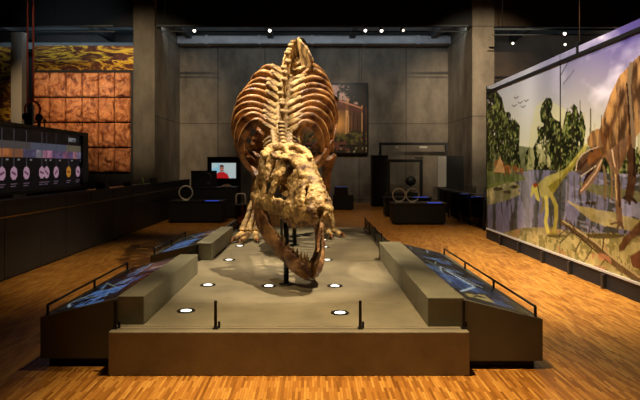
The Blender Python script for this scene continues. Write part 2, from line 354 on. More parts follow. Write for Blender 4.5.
M_scr = attrmat('desk_screen', .25, .62)
def desk(y0, y1, sgn, label, seed, wlabel):
    """kerb wall, wedge cabinet with a sloping lit map top and an outer handrail; sgn=+1 right side"""
    c = -.19
    xk, xk2, xo = (.965,1.268,1.92) if sgn > 0 else (-1.415,-1.639,-2.29)
    t = thing('information_desk', label, 'information desk', ((xk+xo)/2,(y0+y1)/2,0), 'information desks beside the plinth')
    lo = min(xk,xk2); hi = max(xk,xk2)
    inner = PZ
    # low wall: stands partly on the plinth
    e = PX1 if sgn > 0 else PX0
    tag(MB().box(lo,hi,y0,y1,PZ+.001,.595,.006).build('kerb', M_kerb), wlabel, 'kerb', 'kerbs on the plinth edges')
    zi, zo = .575, .416
    poly = [(e+sgn*.003,.07),(xo,.07),(xo,zo),(e+sgn*.003,zi)]
    MB().prism(poly, lambda p, s: (p[0], s, p[1]), y0, y1).build('cabinet', M_desk, t)
    MB().box(min(e+sgn*.003,xo-sgn*.05),max(e+sgn*.003,xo-sgn*.05),y0+.06,y1-.05,0,.07).build('toe_kick', M_black, t)
    a, b = xk2+sgn*.03, xo-sgn*.09
    cv = Canvas(a, b, y0+.04, y1-.04, .014) if a < b else Canvas(b, a, y0+.04, y1-.04, .014)
    cv.c[:] = rgb(6,7,10); rr = np.random.default_rng(seed); L = y1-y0; W = abs(b-a); xm = min(a,b)
    for q in range(int(22*L/3.5)):      # lit map blocks, roads and photographs
        px, py = xm+rr.uniform(0.02,.9)*W, y0+rr.uniform(.03,.92)*L; w, h, an = rr.uniform(.06,.24), rr.uniform(.1,.45), rr.uniform(-.3,.6)
        pts = [(px+u*w*math.cos(an)-v*h*math.sin(an), py+u*w*math.sin(an)+v*h*math.cos(an)) for u,v in ((-.5,-.5),(.5,-.5),(.5,.5),(-.5,.5))]
        cc = [rgb(70,110,170), rgb(92,132,190), rgb(36,50,76), rgb(40,58,90), rgb(120,150,190), rgb(28,34,46), rgb(20,26,34)][rr.integers(0,7)]
        m_ = cv.inpoly(pts)*((np.sin(cv.x*230)>-.4)&(np.sin(cv.y*120)>-.5)); cv.fill(m_, cc)
    for q in range(int(9*L/3.5)):
        px, py = xm+rr.uniform(.1,.9)*W, y0+rr.uniform(.05,.95)*L
        cv.line([(px,py),(px+rr.uniform(-.25,.25),py+rr.uniform(-.5,.5)),(px+rr.uniform(-.3,.3),py+rr.uniform(-.7,.7))], .016, rgb(120,128,112) if q%3 else rgb(170,180,185))
    n = cv.noise(.18, seed)
    if sgn > 0:
        cv.fill(((cv.y < y0+.75)&(cv.y > y0+.2)&(cv.x < xm+.55*W)&(cv.x>xm+.12*W)&(n > .5)).astype(float), rgb(176,150,84))
        cv.fill(((cv.y < y0+1.35)&(cv.y > y0+.5)&(cv.x < xm+.5*W)&(np.sin(cv.x*200)>-.3)&(np.sin(cv.y*110)>-.3)&(cv.x-xm<.5*W-.2*(cv.y-y0-.9))).astype(float), rgb(70,112,176), .85)
        cv.line([(xm+.05,y0+.4),(xm+.3,y0+.85),(xm+.2,y0+1.6)], .03, rgb(180,196,200))
    else:
        cv.fill(((cv.y < y0+1.0)&(cv.x > xm+.12*W)&(cv.x < xm+.8*W)&(n > .42)&(np.sin(cv.y*95)>-.6)).astype(float), rgb(86,126,186))
        cv.fill(((cv.y > y0+1.1)&(cv.y < y0+2.0)&(cv.x > xm+.55*W)&(n > .35)).astype(float), rgb(96,66,60))
        cv.fill(((cv.y > y0+1.3)&(cv.y < y0+1.8)&(cv.x > xm+.72*W)&(n > .6)).astype(float), rgb(150,126,112))
    zf = lambda x: zi+(zo-zi)*(x-xk2)/(xo-xk2)+.004
    cv.mesh('screen', lambda u, v: (u, v, zf(u)), M_scr, t)
    xr = xo-sgn*.05; zr = .515
    rail = MB(); rail.tube([(xr,y0+.03,zr),(xr,y1-.15,zr)], .011, 8, 1); r = rail.build('handrail', M_metal, t)
    n = max(3, int(round(L/1.0))+1)
    for k in range(n):
        y = y0+.03+(L-.18)*k/(n-1); MB().box(xr-.009,xr+.009,y-.012,y+.012,zf(xr)-.01,zr,.002).build('rail_post', M_metal, r)
    return t
desk(4.66, 8.07, 1, 'grey information desk with sloping lit map along the right side of plinth', 3, 'long grey concrete kerb on the right edge of the plinth top')
desk(4.72, 6.94, -1, 'nearer of the two left information desks, blue lit map on sloping top', 11, 'nearer grey concrete kerb on the left edge of the plinth top')
desk(7.93, 10.05, -1, 'farther of the two left information desks, dark sloping top with handrail', 23, 'farther grey concrete kerb on the left plinth edge, by the left foot')

def barrier(label, pts, loc, zz=PZ, hp=.232):
    t = thing('glass_barrier', label, 'glass barrier', loc)
    for i, (x, y) in enumerate(pts):
        q = MB(); q.box(x-.012,x+.012,y-.010,y+.010,zz,zz+hp,.003); q.box(x-.022,x+.022,y-.022,y+.022,zz,zz+.012,.003); p = q.build('post', M_metal, t)
        MB().box(x+.016,x+.034,y+.012,y+.03,zz+.0,zz+.055,.003).build('clamp', M_metal, p)
    for (x0,y0),(x1,y1) in zip(pts, pts[1:]):
        d = V(x1-x0,y1-y0,0); L = d.length; d.normalize(); a = V(x0,y0,0)+d*.02; b = V(x1,y1,0)-d*.02; nn = V(-d.y,d.x,0)*.004
        MB().prism([(a,0),(b,0),(b,1),(a,1)], lambda p, s: p[0]+nn*s+V(0,0,zz+.02+p[1]*(hp-.04)), -1, 1).build('glass_panel', M_glass, t)
    return t
barrier('low glass barrier with four black posts along the front plinth edge', [(-1.615,4.6),(-.792,4.6),(.396,4.6),(1.246,4.6)], (-.19,4.6,PZ))
barrier('low glass barrier with black posts on the rear right plinth edge', [(1.13,8.25),(1.13,9.1),(1.13,10.0),(1.13,10.95),(1.13,11.9)], (1.13,10,PZ))
barrier('short glass barrier between the two left information desks', [(-1.6,7.02),(-1.6,7.85)], (-1.6,7.4,PZ))
barrier('glass barrier on the rear left plinth edge behind the farther desk', [(-1.58,10.2),(-1.58,11.9)], (-1.58,11.0,PZ))
# ------------------------------------------------------------------ the skeleton
SK = thing('tyrannosaur_skeleton', 'huge brown tyrannosaur fossil skeleton with lowered open jawed head on the plinth', 'skeleton', (-.3,9.3,PZ))
def place(me, name, M, m):
    o = bpy.data.objects.new(name, me); col.objects.link(o); o.parent = SK; o.matrix_local = Matrix.Translation(-Vector(SK.location)) @ M
    if not me.materials: me.materials.append(m)
    return o
SP = [(-.345,6.95,1.55),(-.36,7.2,1.68),(-.40,7.6,1.80),(-.44,8.1,1.98),(-.46,8.6,2.24),(-.455,9.05,2.54),(-.42,9.5,2.88),(-.37,9.95,3.22),(-.31,10.4,3.46),(-.2,11.0,3.58),(-.02,11.8,3.55),(.2,12.7,3.42),(.45,13.7,3.34),(.7,14.9,3.4)]
CV = catmull(SP, 24)
CUM = [0.0]
for a, b in zip(CV, CV[1:]): CUM.append(CUM[-1]+(b-a).length)
def spine_at(s):
    s = min(max(s,0),CUM[-1]-1e-4)
    i = max(k for k in range(len(CUM)) if CUM[k] <= s); i = min(i, len(CV)-2)
    t = (s-CUM[i])/(CUM[i+1]-CUM[i]); p = CV[i].lerp(CV[i+1], t)
    f = (CV[max(i-3,0)]-CV[min(i+4,len(CV)-1)]).normalized(); return p, f
def frame(p, f, sx=1, sy=1, sz=1):
    lat = f.cross(V(0,0,1)).normalized(); up = lat.cross(f)
    return Matrix(((lat.x*sx,f.x*sy,up.x*sz,p.x),(lat.y*sx,f.y*sy,up.y*sz,p.y),(lat.z*sx,f.z*sy,up.z*sz,p.z),(0,0,0,1)))
def vert_proto(kind):
    m = MB(); yy = (0,1,0)
    L, R = {'cervical':(.085,.10),'dorsal':(.088,.105),'sacral':(.12,.11),'caudal':(.085,.095)}[kind]
    m.lathe([(R*.93,-L),(R*1.05,-L*.85),(R*.74,0),(R*1.05,L*.85),(R*.93,L)], (0,0,0), 16, 'Y')
    hs = {'cervical':.30,'dorsal':.50,'sacral':.52,'caudal':.34}[kind]
    m.tube([(0,0,.06),(0,-.01,.2)], [(.075,.07),(.055,.06)], 8, 1, yy)
    m.tube([(0,-.01,.15),(0,-.03,.15+(hs-.15)*.5),(0,-.05,hs)], [(.04,.06),(.026,.062),(.042,.045)], 8, 4, yy)
    m.ell((0,-.055,hs), (.058,.055,.04), 8)
    for s in (-1,1):
        if kind == 'dorsal':
            m.tube([(s*.03,.02,.14),(s*.16,-.05,.22),(s*.30,-.12,.26)], [(.06,.05),(.058,.038),(.05,.032)], 8, 4)
            m.tube([(s*.05,.10,.17),(s*.06,-.10,.20)], [(.035,.03),(.04,.028)], 8, 1)
            m.tube([(s*.05,-.02,.10),(s*.2,-.08,.22)], [(.02,.03),(.02,.02)], 6, 1)
        elif kind == 'cervical':
            m.tube([(s*.03,0,.08),(s*.16,-.02,.1),(s*.22,-.04,.02)], [(.06,.05),(.055,.04),(.04,.04)], 8, 4)
            m.tube([(s*.2,.02,.02),(s*.2,-.12,-.06),(s*.19,-.26,-.12)], [(.03,.03),(.025,.022),(.01,.01)], 8, 4)
            m.tube([(s*.08,.12,.14),(s*.11,-.10,.2)], [(.045,.028),(.05,.03)], 8, 1)
        elif kind == 'sacral':
            m.tube([(s*.03,0,.1),(s*.16,0,.14)], [(.06,.06),(.05,.07)], 8, 1)
        else:
            m.tube([(s*.03,0,.03),(s*.16,-.03,.04),(s*.27,-.08,.03)], [(.05,.03),(.05,.025),(.04,.02)], 8, 4)
    return remesh(m, .0135, 3, .012, 9)
PR = {k: vert_proto(k) for k in ('cervical','dorsal','sacral','caudal')}
s = .12
DORS = []
for k in range(8):
    p, f = spine_at(s); q = .82+.04*k; place(PR['cervical'], 'vertebra', frame(p, f, q, .86, q), M_bone); s += .155
for k in range(10):
    p, f = spine_at(s); q = .98+.014*k; J = Matrix.Rotation(random.uniform(-.09,.09),4,'X') @ Matrix.Rotation(random.uniform(-.07,.07),4,'Y') @ Matrix.Rotation(random.uniform(-.07,.07),4,'Z'); place(PR['dorsal'], 'vertebra', frame(p, f, q, 1.18, q*random.uniform(.93,1.07)) @ J, M_bone); DORS.append((p, f)); s += .215
SAC = s
for k in range(5):
    p, f = spine_at(s); place(PR['sacral'], 'vertebra', frame(p, f), M_bone); s += .215
k = 0
while s < CUM[-1]-.1:
    p, f = spine_at(s); q = max(.25, 1-.032*k); place(PR['caudal'], 'vertebra', frame(p, f, q, max(.7,q), q), M_bone); s += .19*max(.7,q)+.01; k += 1
# ribs
RW = [.74,.86,.95,1.0,1.03,1.02,.99,.94,.86,.76]; RL = [.75,.95,1.06,1.1,1.1,1.06,.97,.84,.68,.5]
for k, (p, f) in enumerate(DORS):
    M = frame(p, f); w, l = RW[k], RL[k]
    for sg in (-1,1):
        j = [random.uniform(-.025,.025) for _ in range(6)]
        pts = [(.10,.0,.03),(.27,-.09,.22),(.50*w,-.15+j[0],.26+j[1]),(.72*w,-.21,.10+j[2]),(.80*w+j[3],-.29,-.30*l),(.69*w,-.38+j[4],-.70*l),(.46*w+j[5],-.46,-1.0*l),(.32*w,-.49,-1.12*l)]
        th = random.uniform(.9,1.15); rd = [(a*th,b*th) for a,b in ((.04,.036),(.056,.044),(.060,.042),(.056,.036),(.050,.032),(.042,.027),(.034,.021),(.016,.012))]
        m = MB(); m.tube([M @ V(sg*a,b,c) for a,b,c in pts], rd, 8, 5, up=tuple(f))
        o = m.build('rib', M_rib, SK)
# belly ribs (gastralia) joining the rib ends
# shoulder blades, arms
for sg in (-1,1):
    cxs = -.43
    m = MB(); g = lambda a,b,c: V(cxs+sg*a,b,c)
    m.tube([g(.80,9.5,2.5),g(.78,9.1,2.2),g(.62,8.75,1.92),g(.44,8.4,1.72),g(.27,8.0,1.5)], [(.014,.055),(.018,.04),(.024,.045),(.04,.09),(.04,.12)], 10, 6, up=(-1 if sg<0 else 1,.2,.5))
    m.ell(g(.34,8.1,1.52), (.10,.09,.11), 10)
    link('shoulder_blade', remesh(m, .014, 2, .01, 8), M_bonedark, SK)
    m = MB(); m.tube([g(.34,7.98,1.45),g(.34,8.06,1.28),g(.34,8.08,1.12)], [(.05,.045),(.034,.032),(.045,.04)], 8, 4); link('upper_arm', remesh(m,.012,2,.006,10), M_bonedark, SK)
    m = MB(); m.tube([g(.36,8.08,1.11),g(.30,7.92,1.06)], [(.034,.03),(.028,.026)], 8, 1); m.tube([g(.40,8.08,1.10),g(.34,7.92,1.05)], .018, 8, 1); m.build('forearm', M_bonedark, SK)
    for d in (-.02,.03):
        m = MB(); m.tube([g(.32+d,7.91,1.05),g(.31+d,7.83,1.02),g(.30+d*1.4,7.78,.96),g(.29+d*1.5,7.79,.91)], [.022,.018,.018,.005], 8, 4); m.build('finger', M_bonedark, SK)
# pelvis
pS, fS = spine_at(SAC+.42); MS = frame(pS, fS)
for sg in (-1,1):
    out = [(.86,.40),(.74,.58),(.45,.66),(0,.64),(-.45,.55),(-.85,.30),(-.82,.10),(-.4,.08),(-.22,-.2),(.12,-.22),(.3,.06),(.62,.08),(.80,.2)]
    b2 = bmesh.new(); vs = [b2.verts.new((0,a,h)) for a,h in out]; b2.faces.new(vs); bmesh.ops.triangulate(b2, faces=b2.faces[:]); bmesh.ops.subdivide_edges(b2, edges=b2.edges[:], cuts=5, use_grid_fill=True)
    r = bmesh.ops.extrude_face_region(b2, geom=b2.faces[:]); top = {v for v in r['geom'] if isinstance(v, bmesh.types.BMVert)}
    for v in b2.verts:
        a, h = v.co.y, v.co.z
        fl = (.34 if sg < 0 else .0)*max(0,(a+.05)/.9)**2 + .12*max(0,.55-h)
        v.co.x = sg*(.10+fl+(.05 if v in top else 0))
    bmesh.ops.recalc_face_normals(b2, faces=b2.faces[:]); m = MB(); m._merge(b2, MS @ Matrix.Translation((0,-.45,-.28) if sg > 0 else (0,.06,-.02)))
    m.ell(MS @ V(sg*.26,-.05,-.18), (.14,.16,.12), 12)
    link('hip_blade', remesh(m,.018,4,.004,6), M_bone, SK)
    m = MB(); m.tube([MS@V(sg*.25,.05,-.2),MS@V(sg*.16,.2,-.7),MS@V(sg*.06,.32,-1.2)], [(.09,.07),(.05,.05),(.05,.06)], 10, 5); m.tube([MS@V(sg*.05,.55,-1.22),MS@V(sg*.05,.25,-1.28),MS@V(sg*.05,-.2,-1.2)], [(.05,.06),(.06,.1),(.03,.05)], 10, 4)
    link('pubis', remesh(m,.018,3,.012,6), M_bone, SK)
    m = MB(); m.tube([MS@V(sg*.24,-.15,-.2),MS@V(sg*.12,-.6,-.6),MS@V(sg*.05,-1.0,-.85)], [(.08,.08),(.04,.05),(.04,.04)], 10, 5); link('ischium', remesh(m,.018,3,.012,6), M_bone, SK)
# hind legs: hip, knee, ankle, ball of the foot
LEG = {-1: (V(-.72,10.15,3.12), V(-.92,9.62,2.05), V(-1.0,10.32,1.08), V(-1.13,9.98,.52)), 1: (V(.05,10.35,3.12), V(.27,9.95,2.0), V(.23,10.75,1.08), V(.29,10.62,.50))}
for sg, (hp, kn, an, bl) in LEG.items():
    fw = V(0,-1,0)
    m = MB(); m.tube([hp+V(-sg*.22,.02,.02),hp,hp.lerp(kn,.3)+fw*.06,hp.lerp(kn,.7)+fw*.04,kn+V(0,.03,.05)], [(.08,.08),(.13,.12),(.085,.085),(.085,.085),(.14,.12)], 12, 5); m.ell(kn+V(-.07,.07,0),(.07,.10,.09)); m.ell(kn+V(.07,.07,0),(.07,.10,.09))
    link('thigh_bone', remesh(m,.02,3,.014,6), M_bonedark, SK)
    m = MB(); m.tube([kn+V(0,.02,-.12),kn.lerp(an,.3)+fw*.02,kn.lerp(an,.7),an+V(0,0,.06)], [(.13,.13),(.07,.07),(.06,.055),(.11,.07)], 12, 5); m.tube([kn+V(sg*.12,.08,-.12),kn.lerp(an,.5)+V(sg*.09,.02,0),an+V(sg*.09,0,.06)], [(.05,.06),(.02,.02),(.03,.03)], 8, 5); m.ell(an+V(0,0,.03),(.115,.08,.07))
    link('shin_bone', remesh(m,.018,3,.012,6), M_bonedark, SK)
    tips = []
    for q, (dx, spread) in enumerate(((-.09,-.16),(0,-.04),(.09,.30))):
        m = MB(); a = an+V(dx*.8,0,-.03); b = bl+V(dx*1.3,-.02 if q == 1 else .02,0)
        m.tube([a,a.lerp(b,.5)+V(dx*.1,-.02,0),b], [(.06,.06),(.043,.043),(.066,.058)], 10, 5); link('metatarsal', remesh(m,.014,2,.01,8), M_bone, SK)
        ln = (.46,.56,.42)[q]; d = V(spread+(-.10 if sg < 0 else .16),-1,0).normalized(); e = V(b.x,b.y,PZ+.07)
        pts = [b+V(0,-.01,-.04), V(*(e+d*ln*.33))+V(0,0,.03), e+d*ln*.6, e+d*ln*.8+V(0,0,-.005)]
        m = MB(); m.tube(pts, [(.06,.055),(.05,.045),(.048,.045),(.04,.036)], 10, 5)
        for pp in pts[1:3]: m.ell(pp, (.056,.052,.05), 10)
        o = link('toe', remesh(m,.013,2,.008,9), M_bone, SK)
        m = MB(); m.tube([e+d*ln*.8, e+d*ln*.95+V(0,0,.0), e+d*ln*1.1+V(0,0,-.05)], [(.034,.036),(.026,.03),(.005,.006)], 8, 4); m.build('claw', M_bonedark, o)
# skull
pitch, yaw, roll = math.radians(10), math.radians(19), math.radians(2)
fwd = V(math.sin(yaw)*math.cos(pitch), -math.cos(yaw)*math.cos(pitch), -math.sin(pitch))
lat = fwd.cross(V(0,0,1)).normalized(); upv = lat.cross(fwd)
R3 = Matrix((lat, fwd, upv)).transposed() @ Matrix.Rotation(roll, 3, 'Y')
SM = R3.to_4x4(); crest = V(-.335,6.9,1.90); SM.translation = crest - R3 @ V(0,.0,.54)
m = MB()
for s in (-1,1):
    T = lambda pts, rad, sub=4, up=(0,0,1): m.tube([V(s*a,b,c) for a,b,c in pts], rad, 10, sub, up)
    # upper jaw: deep tooth-bearing bar, thin plate above it, then the struts between the openings
    T([(.02,1.33,.07),(.10,1.30,.05),(.165,1.12,.03),(.205,.9,.0),(.26,.68,-.01),(.32,.48,-.02)], [(.05,.09),(.05,.10),(.045,.11),(.045,.11),(.042,.10),(.042,.095)])
    T([(.09,1.28,.10),(.085,1.25,.2),(.05,1.2,.29)], [(.04,.05),(.035,.045),(.04,.05)], 4, (0,1,0))
    T([(.16,1.13,.08),(.135,1.06,.2),(.075,1.0,.34)], [(.045,.13),(.045,.12),(.05,.09)], 4, (0,1,0))
    T([(.205,.92,.06),(.17,.86,.18),(.11,.82,.30),(.07,.74,.42)], [(.042,.11),(.036,.07),(.034,.06),(.045,.07)], 4, (0,1,0))
    T([(.315,.47,-.01),(.36,.28,-.05),(.375,.10,-.06),(.37,.0,-.05)], [(.045,.085),(.042,.095),(.04,.08),(.05,.09)])
    T([(.37,.06,-.03),(.345,.03,.15),(.31,.12,.27),(.295,.03,.38),(.25,-.02,.49)], [(.036,.095),(.034,.075),(.034,.085),(.04,.08),(.055,.055)], 4, (0,1,0))
    T([(.36,.29,-.02),(.335,.33,.17),(.27,.28,.36),(.22,.24,.48)], [(.036,.075),(.034,.06),(.044,.075),(.055,.07)], 4, (0,1,0))
    T([(.32,.49,.0),(.28,.53,.18),(.20,.50,.36),(.13,.47,.48)], [(.04,.075),(.036,.06),(.046,.075),(.055,.065)], 4, (0,1,0))
    T([(.22,.24,.49),(.27,.11,.45),(.24,-.02,.51)], [(.04,.04),(.03,.04),(.05,.045)])
    T([(.13,.48,.49),(.18,.36,.50),(.215,.25,.49)], [(.05,.04),(.042,.03),(.05,.045)])
    T([(.25,-.02,.515),(.13,-.03,.56),(.0,-.02,.55)], [(.045,.05),(.034,.055),(.04,.05)])
    T([(.36,.05,.1),(.22,.12,.2),(.10,.12,.28)], [(.03,.05),(.03,.05),(.05,.06)])
    T([(.10,.12,.2),(.13,.4,.12),(.10,.75,.08),(.05,1.1,.08)], [(.03,.05),(.04,.025),(.04,.025),(.03,.03)])
    for q in range(7): m.ell(V(s*.045, .62+q*.085, .485-q*.02-(q*.012)**2*3), (.03,.035,.025), 8)
    m.ell(V(s*.15,.50,.515), (.05,.06,.035), 8); m.ell(V(s*.215,.26,.515), (.055,.055,.04), 8); m.ell(V(s*.365,.2,-.10), (.045,.13,.06), 8)
m.tube([V(0,-.0,.55),V(0,.14,.50),V(0,.3,.49)], [(.034,.045),(.03,.05),(.09,.04)], 10, 4)
m.tube([V(0,.26,.49),V(0,.42,.49),V(0,.6,.47),V(0,.85,.42),V(0,1.08,.345),V(0,1.24,.25),V(0,1.33,.12)], [(.16,.036),(.14,.045),(.10,.055),(.095,.055),(.085,.05),(.07,.05),(.055,.05)], 12, 5)
m.ell(V(0,.12,.29), (.15,.18,.19), 14); m.tube([V(0,.25,.24),V(0,.6,.17),V(0,1.0,.12)], [(.16,.16),(.12,.15),(.09,.10)], 10, 4); m.ell(V(0,-.06,.27), (.06,.06,.06), 10)
me = remesh(m, .0105, 2, .024, 8); me.transform(SM)
skull = link('skull', me, M_bone, SK)
def tooth(p, d, back, L, r):
    t = MB(); d = d.normalized(); t.tube([p-d*.03, p+d*L*.5+back*L*.03, p+d*L+back*L*.16], [(r,r*1.25),(r*.8,r),(r*.1,r*.12)], 8, 4, up=tuple(back)); return t
for s in (-1,1):
    mg = catmull([(.02,1.33,.0),(.12,1.29,-.02),(.175,1.12,-.05),(.21,.9,-.09),(.262,.68,-.09)], 8); n = 14
    for k in range(n):
        t = (k+.4)/n*(len(mg)-1); p = mg[int(t)].lerp(mg[min(int(t)+1,len(mg)-1)], t-int(t)); p.x *= s
        L = [.06,.065,.07,.08,.11,.13,.14,.13,.14,.11,.11,.085,.075,.06][k]*random.uniform(.55,1.0)
        tooth(p, V(0,-.05,-1), V(0,-1,0), L, .02).build('tooth', M_tooth, skull, SM)
gape = math.radians(28)
JM = SM @ Matrix.Translation((0,.03,-.08)) @ Matrix.Rotation(-gape, 4, 'X')
m = MB()
for s in (-1,1):
    T = lambda pts, rad, sub=4, up=(0,0,1): m.tube([V(s*a,b,c) for a,b,c in pts], rad, 10, sub, up)
    T([(.36,-.06,-.04),(.36,.06,-.06),(.355,.25,-.07),(.32,.5,-.06),(.24,.78,-.045),(.155,1.0,-.03),(.07,1.14,-.01),(.0,1.18,.0)], [(.04,.06),(.055,.10),(.042,.175),(.044,.15),(.055,.12),(.07,.125),(.08,.13),(.085,.12)], 5)
    T([(.38,.1,.0),(.36,.28,.07),(.30,.5,.03)], [(.03,.04),(.03,.05),(.03,.03)], 4)
me = remesh(m, .0125, 2, .016, 8); me.transform(JM)
jaw = link('lower_jaw', me, M_jaw, SK)
for s in (-1,1):
    mg = catmull([(.03,1.19,.10),(.075,1.15,.10),(.155,1.0,.08),(.24,.78,.06),(.29,.62,.07)], 8); n = 12
    for k in range(n):
        t = (k+.3)/n*(len(mg)-1); p = mg[int(t)].lerp(mg[min(int(t)+1,len(mg)-1)], t-int(t)); p.x *= s
        L = [.06,.09,.12,.13,.13,.12,.11,.10,.09,.08,.07,.05][k]*random.uniform(.7,1.05)
        tooth(p, V(0,-.05,1), V(0,-1,0), L, .018).build('tooth', M_tooth, jaw, JM)
# black steel armature
def post(x, y, ztop, r=.03):
    m = MB(); m.tube([(x,y,PZ),(x,y,ztop)], r, 12, 1); m.lathe([(.08,0),(.08,.012),(.035,.016)], (x,y,PZ), 16); return m.build('support_post', M_metal, SK)
post(-.29,6.3,1.22); post(-.29,9.4,2.1); post(-.45,8.3,1.62,.02); post(-.33,10.5,3.3,.04)
MB().tube([(-.29,9.4,.9),(-.02,9.4,.9)], .012, 8, 1).build('support_bar', M_metal, SK)
MB().tube([(-.29,6.3,1.25),(-.30,6.75,1.45)], .02, 8, 1).build('support_bar', M_metal, SK)
# ------------------------------------------------------------------ mural on the right
MX = 4.03
M_print = attrmat('mural_print', .38)
mu = thing('mural', 'huge painted mural of dinosaurs by a swamp river along the right aisle', 'mural', (MX+.04,9,0))
cv = Canvas(5.3, 12.9, .25, 3.5, .0135, lambda u, v: (CX+F*MX/u, CY-F*(v-H)/u))
x, y = cv.x, cv.y
n1, n2, n3 = cv.noise(.9, 1), cv.noise(.28, 2), cv.noise(.09, 3)
g = np.clip((y-40)/110, 0, 1)[...,None]; right = np.clip((x-520)/110,0,1)[...,None]
cv.c[:] = (rgb(140,138,166)*(1-right)+rgb(96,88,146)*right)*(1-g) + rgb(206,204,170)*g
cv.fill(np.exp(-((x-529)/9)**2)*np.clip((165-y)/60,0,1), rgb(230,230,226), .35)  # pale streak: lamp glare on the print, painted into the sky colour
cl = np.clip(cv.noise(.8,4,sx=1,sy=2.0)*1.9-.8,0,1)*np.clip((x-548)/25,0,1)*np.clip((140-y)/60,0,1); cv.fill(cl, rgb(226,222,236), .85)
def foliage(poly, dark, mid, lite, sd=0, thr=.40):
    a, b, e = cv.noise(.34, 20+sd), cv.noise(.13, 30+sd), cv.noise(.06, 40+sd)
    m = cv.inpoly(poly)*((a*.5+b*.3+e*.2) > thr-.04)
    f = cv.noise(.045, 50+sd); S = lambda q, t, w=5: np.clip((q-t)*w, 0, 1)
    cv.fill(m, dark); cv.fill(m*S(b*.6+f*.4, .40), mid); cv.fill(m*S(b*.4+e*.25+f*.35, .54, 8), lite); cv.fill(m*S(.42-a*.5-e*.5+.42, .42, 5), dark*.7); cv.fill(m*S(f, .74, 8), rgb(168,166,118), .7)
DK, MD, LT = rgb(38,44,24), rgb(72,84,44), rgb(132,136,80)
# far tree line and misty trunks
cv.poly([(484,150),(520,146),(545,150),(580,146),(640,150),(760,150),(760,185),(484,176)], rgb(120,124,84), 1, rgb(86,92,58))
for k in range(40):
    xx = 540+k*5.5+rng.uniform(-2,2); yy = rng.uniform(100,130); cv.line([(xx,yy),(xx+rng.uniform(-1,1),178)], rng.uniform(.8,2.0), rgb(96,92,66) if k % 2 else rgb(168,160,116), .8)
foliage([(486,88),(496,90),(502,98),(505,112),(509,112),(514,118),(520,126),(519,150),(521,168),(484,172)], DK, MD, LT, 1, .30)
foliage([(524,166),(526,152),(530,146),(533,168)], DK, MD, LT, 2)
cv.poly([(527,170),(530,130),(536,106),(546,98),(566,110),(570,170)], rgb(200,196,140), .55)
foliage([(541,122),(540,112),(542,104),(546,98),(551,98),(553,104),(551,112),(554,120),(549,126)], DK, MD, LT, 3, .30)
foliage([(533,172),(535,158),(533,148),(538,138),(537,128),(544,120),(553,118),(560,122),(563,132),(570,140),(572,172)], DK, MD, LT, 6, .36)
foliage([(563,172),(562,130),(566,112),(574,104),(582,112),(586,128),(583,150),(584,170)], DK, MD, LT, 4, .36)
foliage([(586,172),(590,150),(640,140),(760,120),(760,190),(586,180)], DK, MD, LT, 5, .42)
for xx, h in ((546,100),(556,122),(573,108),(560.5,60)): cv.line([(xx,h),(xx,176)], .9, rgb(70,62,44))
cv.line([(561,75),(566,66),(570,58)], .8, rgb(80,74,70)); cv.line([(563,84),(570,76),(574,70)], .6, rgb(80,74,70))
for bx, by in ((516,98),(520,103),(523,107),(514,106),(526,101)): cv.line([(bx-2,by-1),(bx,by+.6),(bx+2.4,by-1.6)], .9, rgb(96,88,92))
# water
wat = [(484,176),(520,172),(534,170),(590,172),(760,182),(760,262),(620,240),(560,235),(520,236),(484,240)]
cv.poly(wat, rgb(118,116,134)); ww = cv.inpoly(wat)
cv.fill(ww*(cv.noise(.5,6,sx=2.4,sy=.5) > .52), rgb(66,68,56), .8); cv.fill(ww*np.exp(-((x-527)/8)**2), rgb(190,186,192), .6)
cv.fill(ww*np.clip((x-545)/50,0,1)*(cv.noise(.3,7,sx=.5,sy=2.5) > .5), rgb(168,164,186), .6)
for k in range(16): xx = 562+k*6; cv.line([(xx,176),(xx+rng.uniform(-2,2),176+rng.uniform(14,34))], 1.6, rgb(88,84,62), .6)
# banks
cv.poly([(484,186),(496,182),(512,181),(521,186),(518,190),(521,194),(508,200),(484,206)], rgb(196,184,128), 1, rgb(120,120,72))
cv.poly([(484,172),(506,170),(524,176),(526,180),(504,184),(484,190)], rgb(92,104,52), 1, rgb(140,142,84))
for (px, py, w) in ((498,189,5),(507,192,4),(514,187,4)): cv.ell(px, py, w, 1.8, rgb(84,78,58))
cv.poly([(578,182),(610,186),(640,192),(760,205),(760,214),(640,202),(600,196),(586,190)], rgb(92,92,56), 1, rgb(130,124,76))
cv.poly([(566,200),(580,206),(612,212),(640,220),(760,240),(760,246),(640,232),(604,226),(590,220)], rgb(198,182,124), 1, rgb(160,146,88))
fg = [(506,232),(522,228),(548,227),(570,231),(592,233),(612,233),(640,236),(760,262),(760,420),(640,330),(520,260),(484,240)]
cv.poly(fg, rgb(206,188,126), 1, rgb(150,138,80)); mf = cv.inpoly(fg); cv.fill(mf*(n3 > .6), rgb(110,106,60), .7); cv.fill(mf*(n2 > .66), rgb(172,132,92), .6)
# small brown animals on the far bank
for (px, py, s) in ((499,164,1.3),(507,168,1),(515,168,.8),(521,170,.6)):
    cv.ell(px, py, 3.6*s, 3.2*s, rgb(150,104,60)); cv.ell(px+3*s, py+3.4*s, 1.5*s, 1.8*s, rgb(168,118,70)); cv.line([(px-1.5*s,py),(px-2*s,py+7*s)], 1.2*s, rgb(126,86,50)); cv.line([(px+1.4*s,py),(px+1.4*s,py+7*s)], 1.2*s, rgb(126,86,50))
cv.poly([(493,172),(497,164),(500,156),(503,164),(505,173)], rgb(186,150,100))
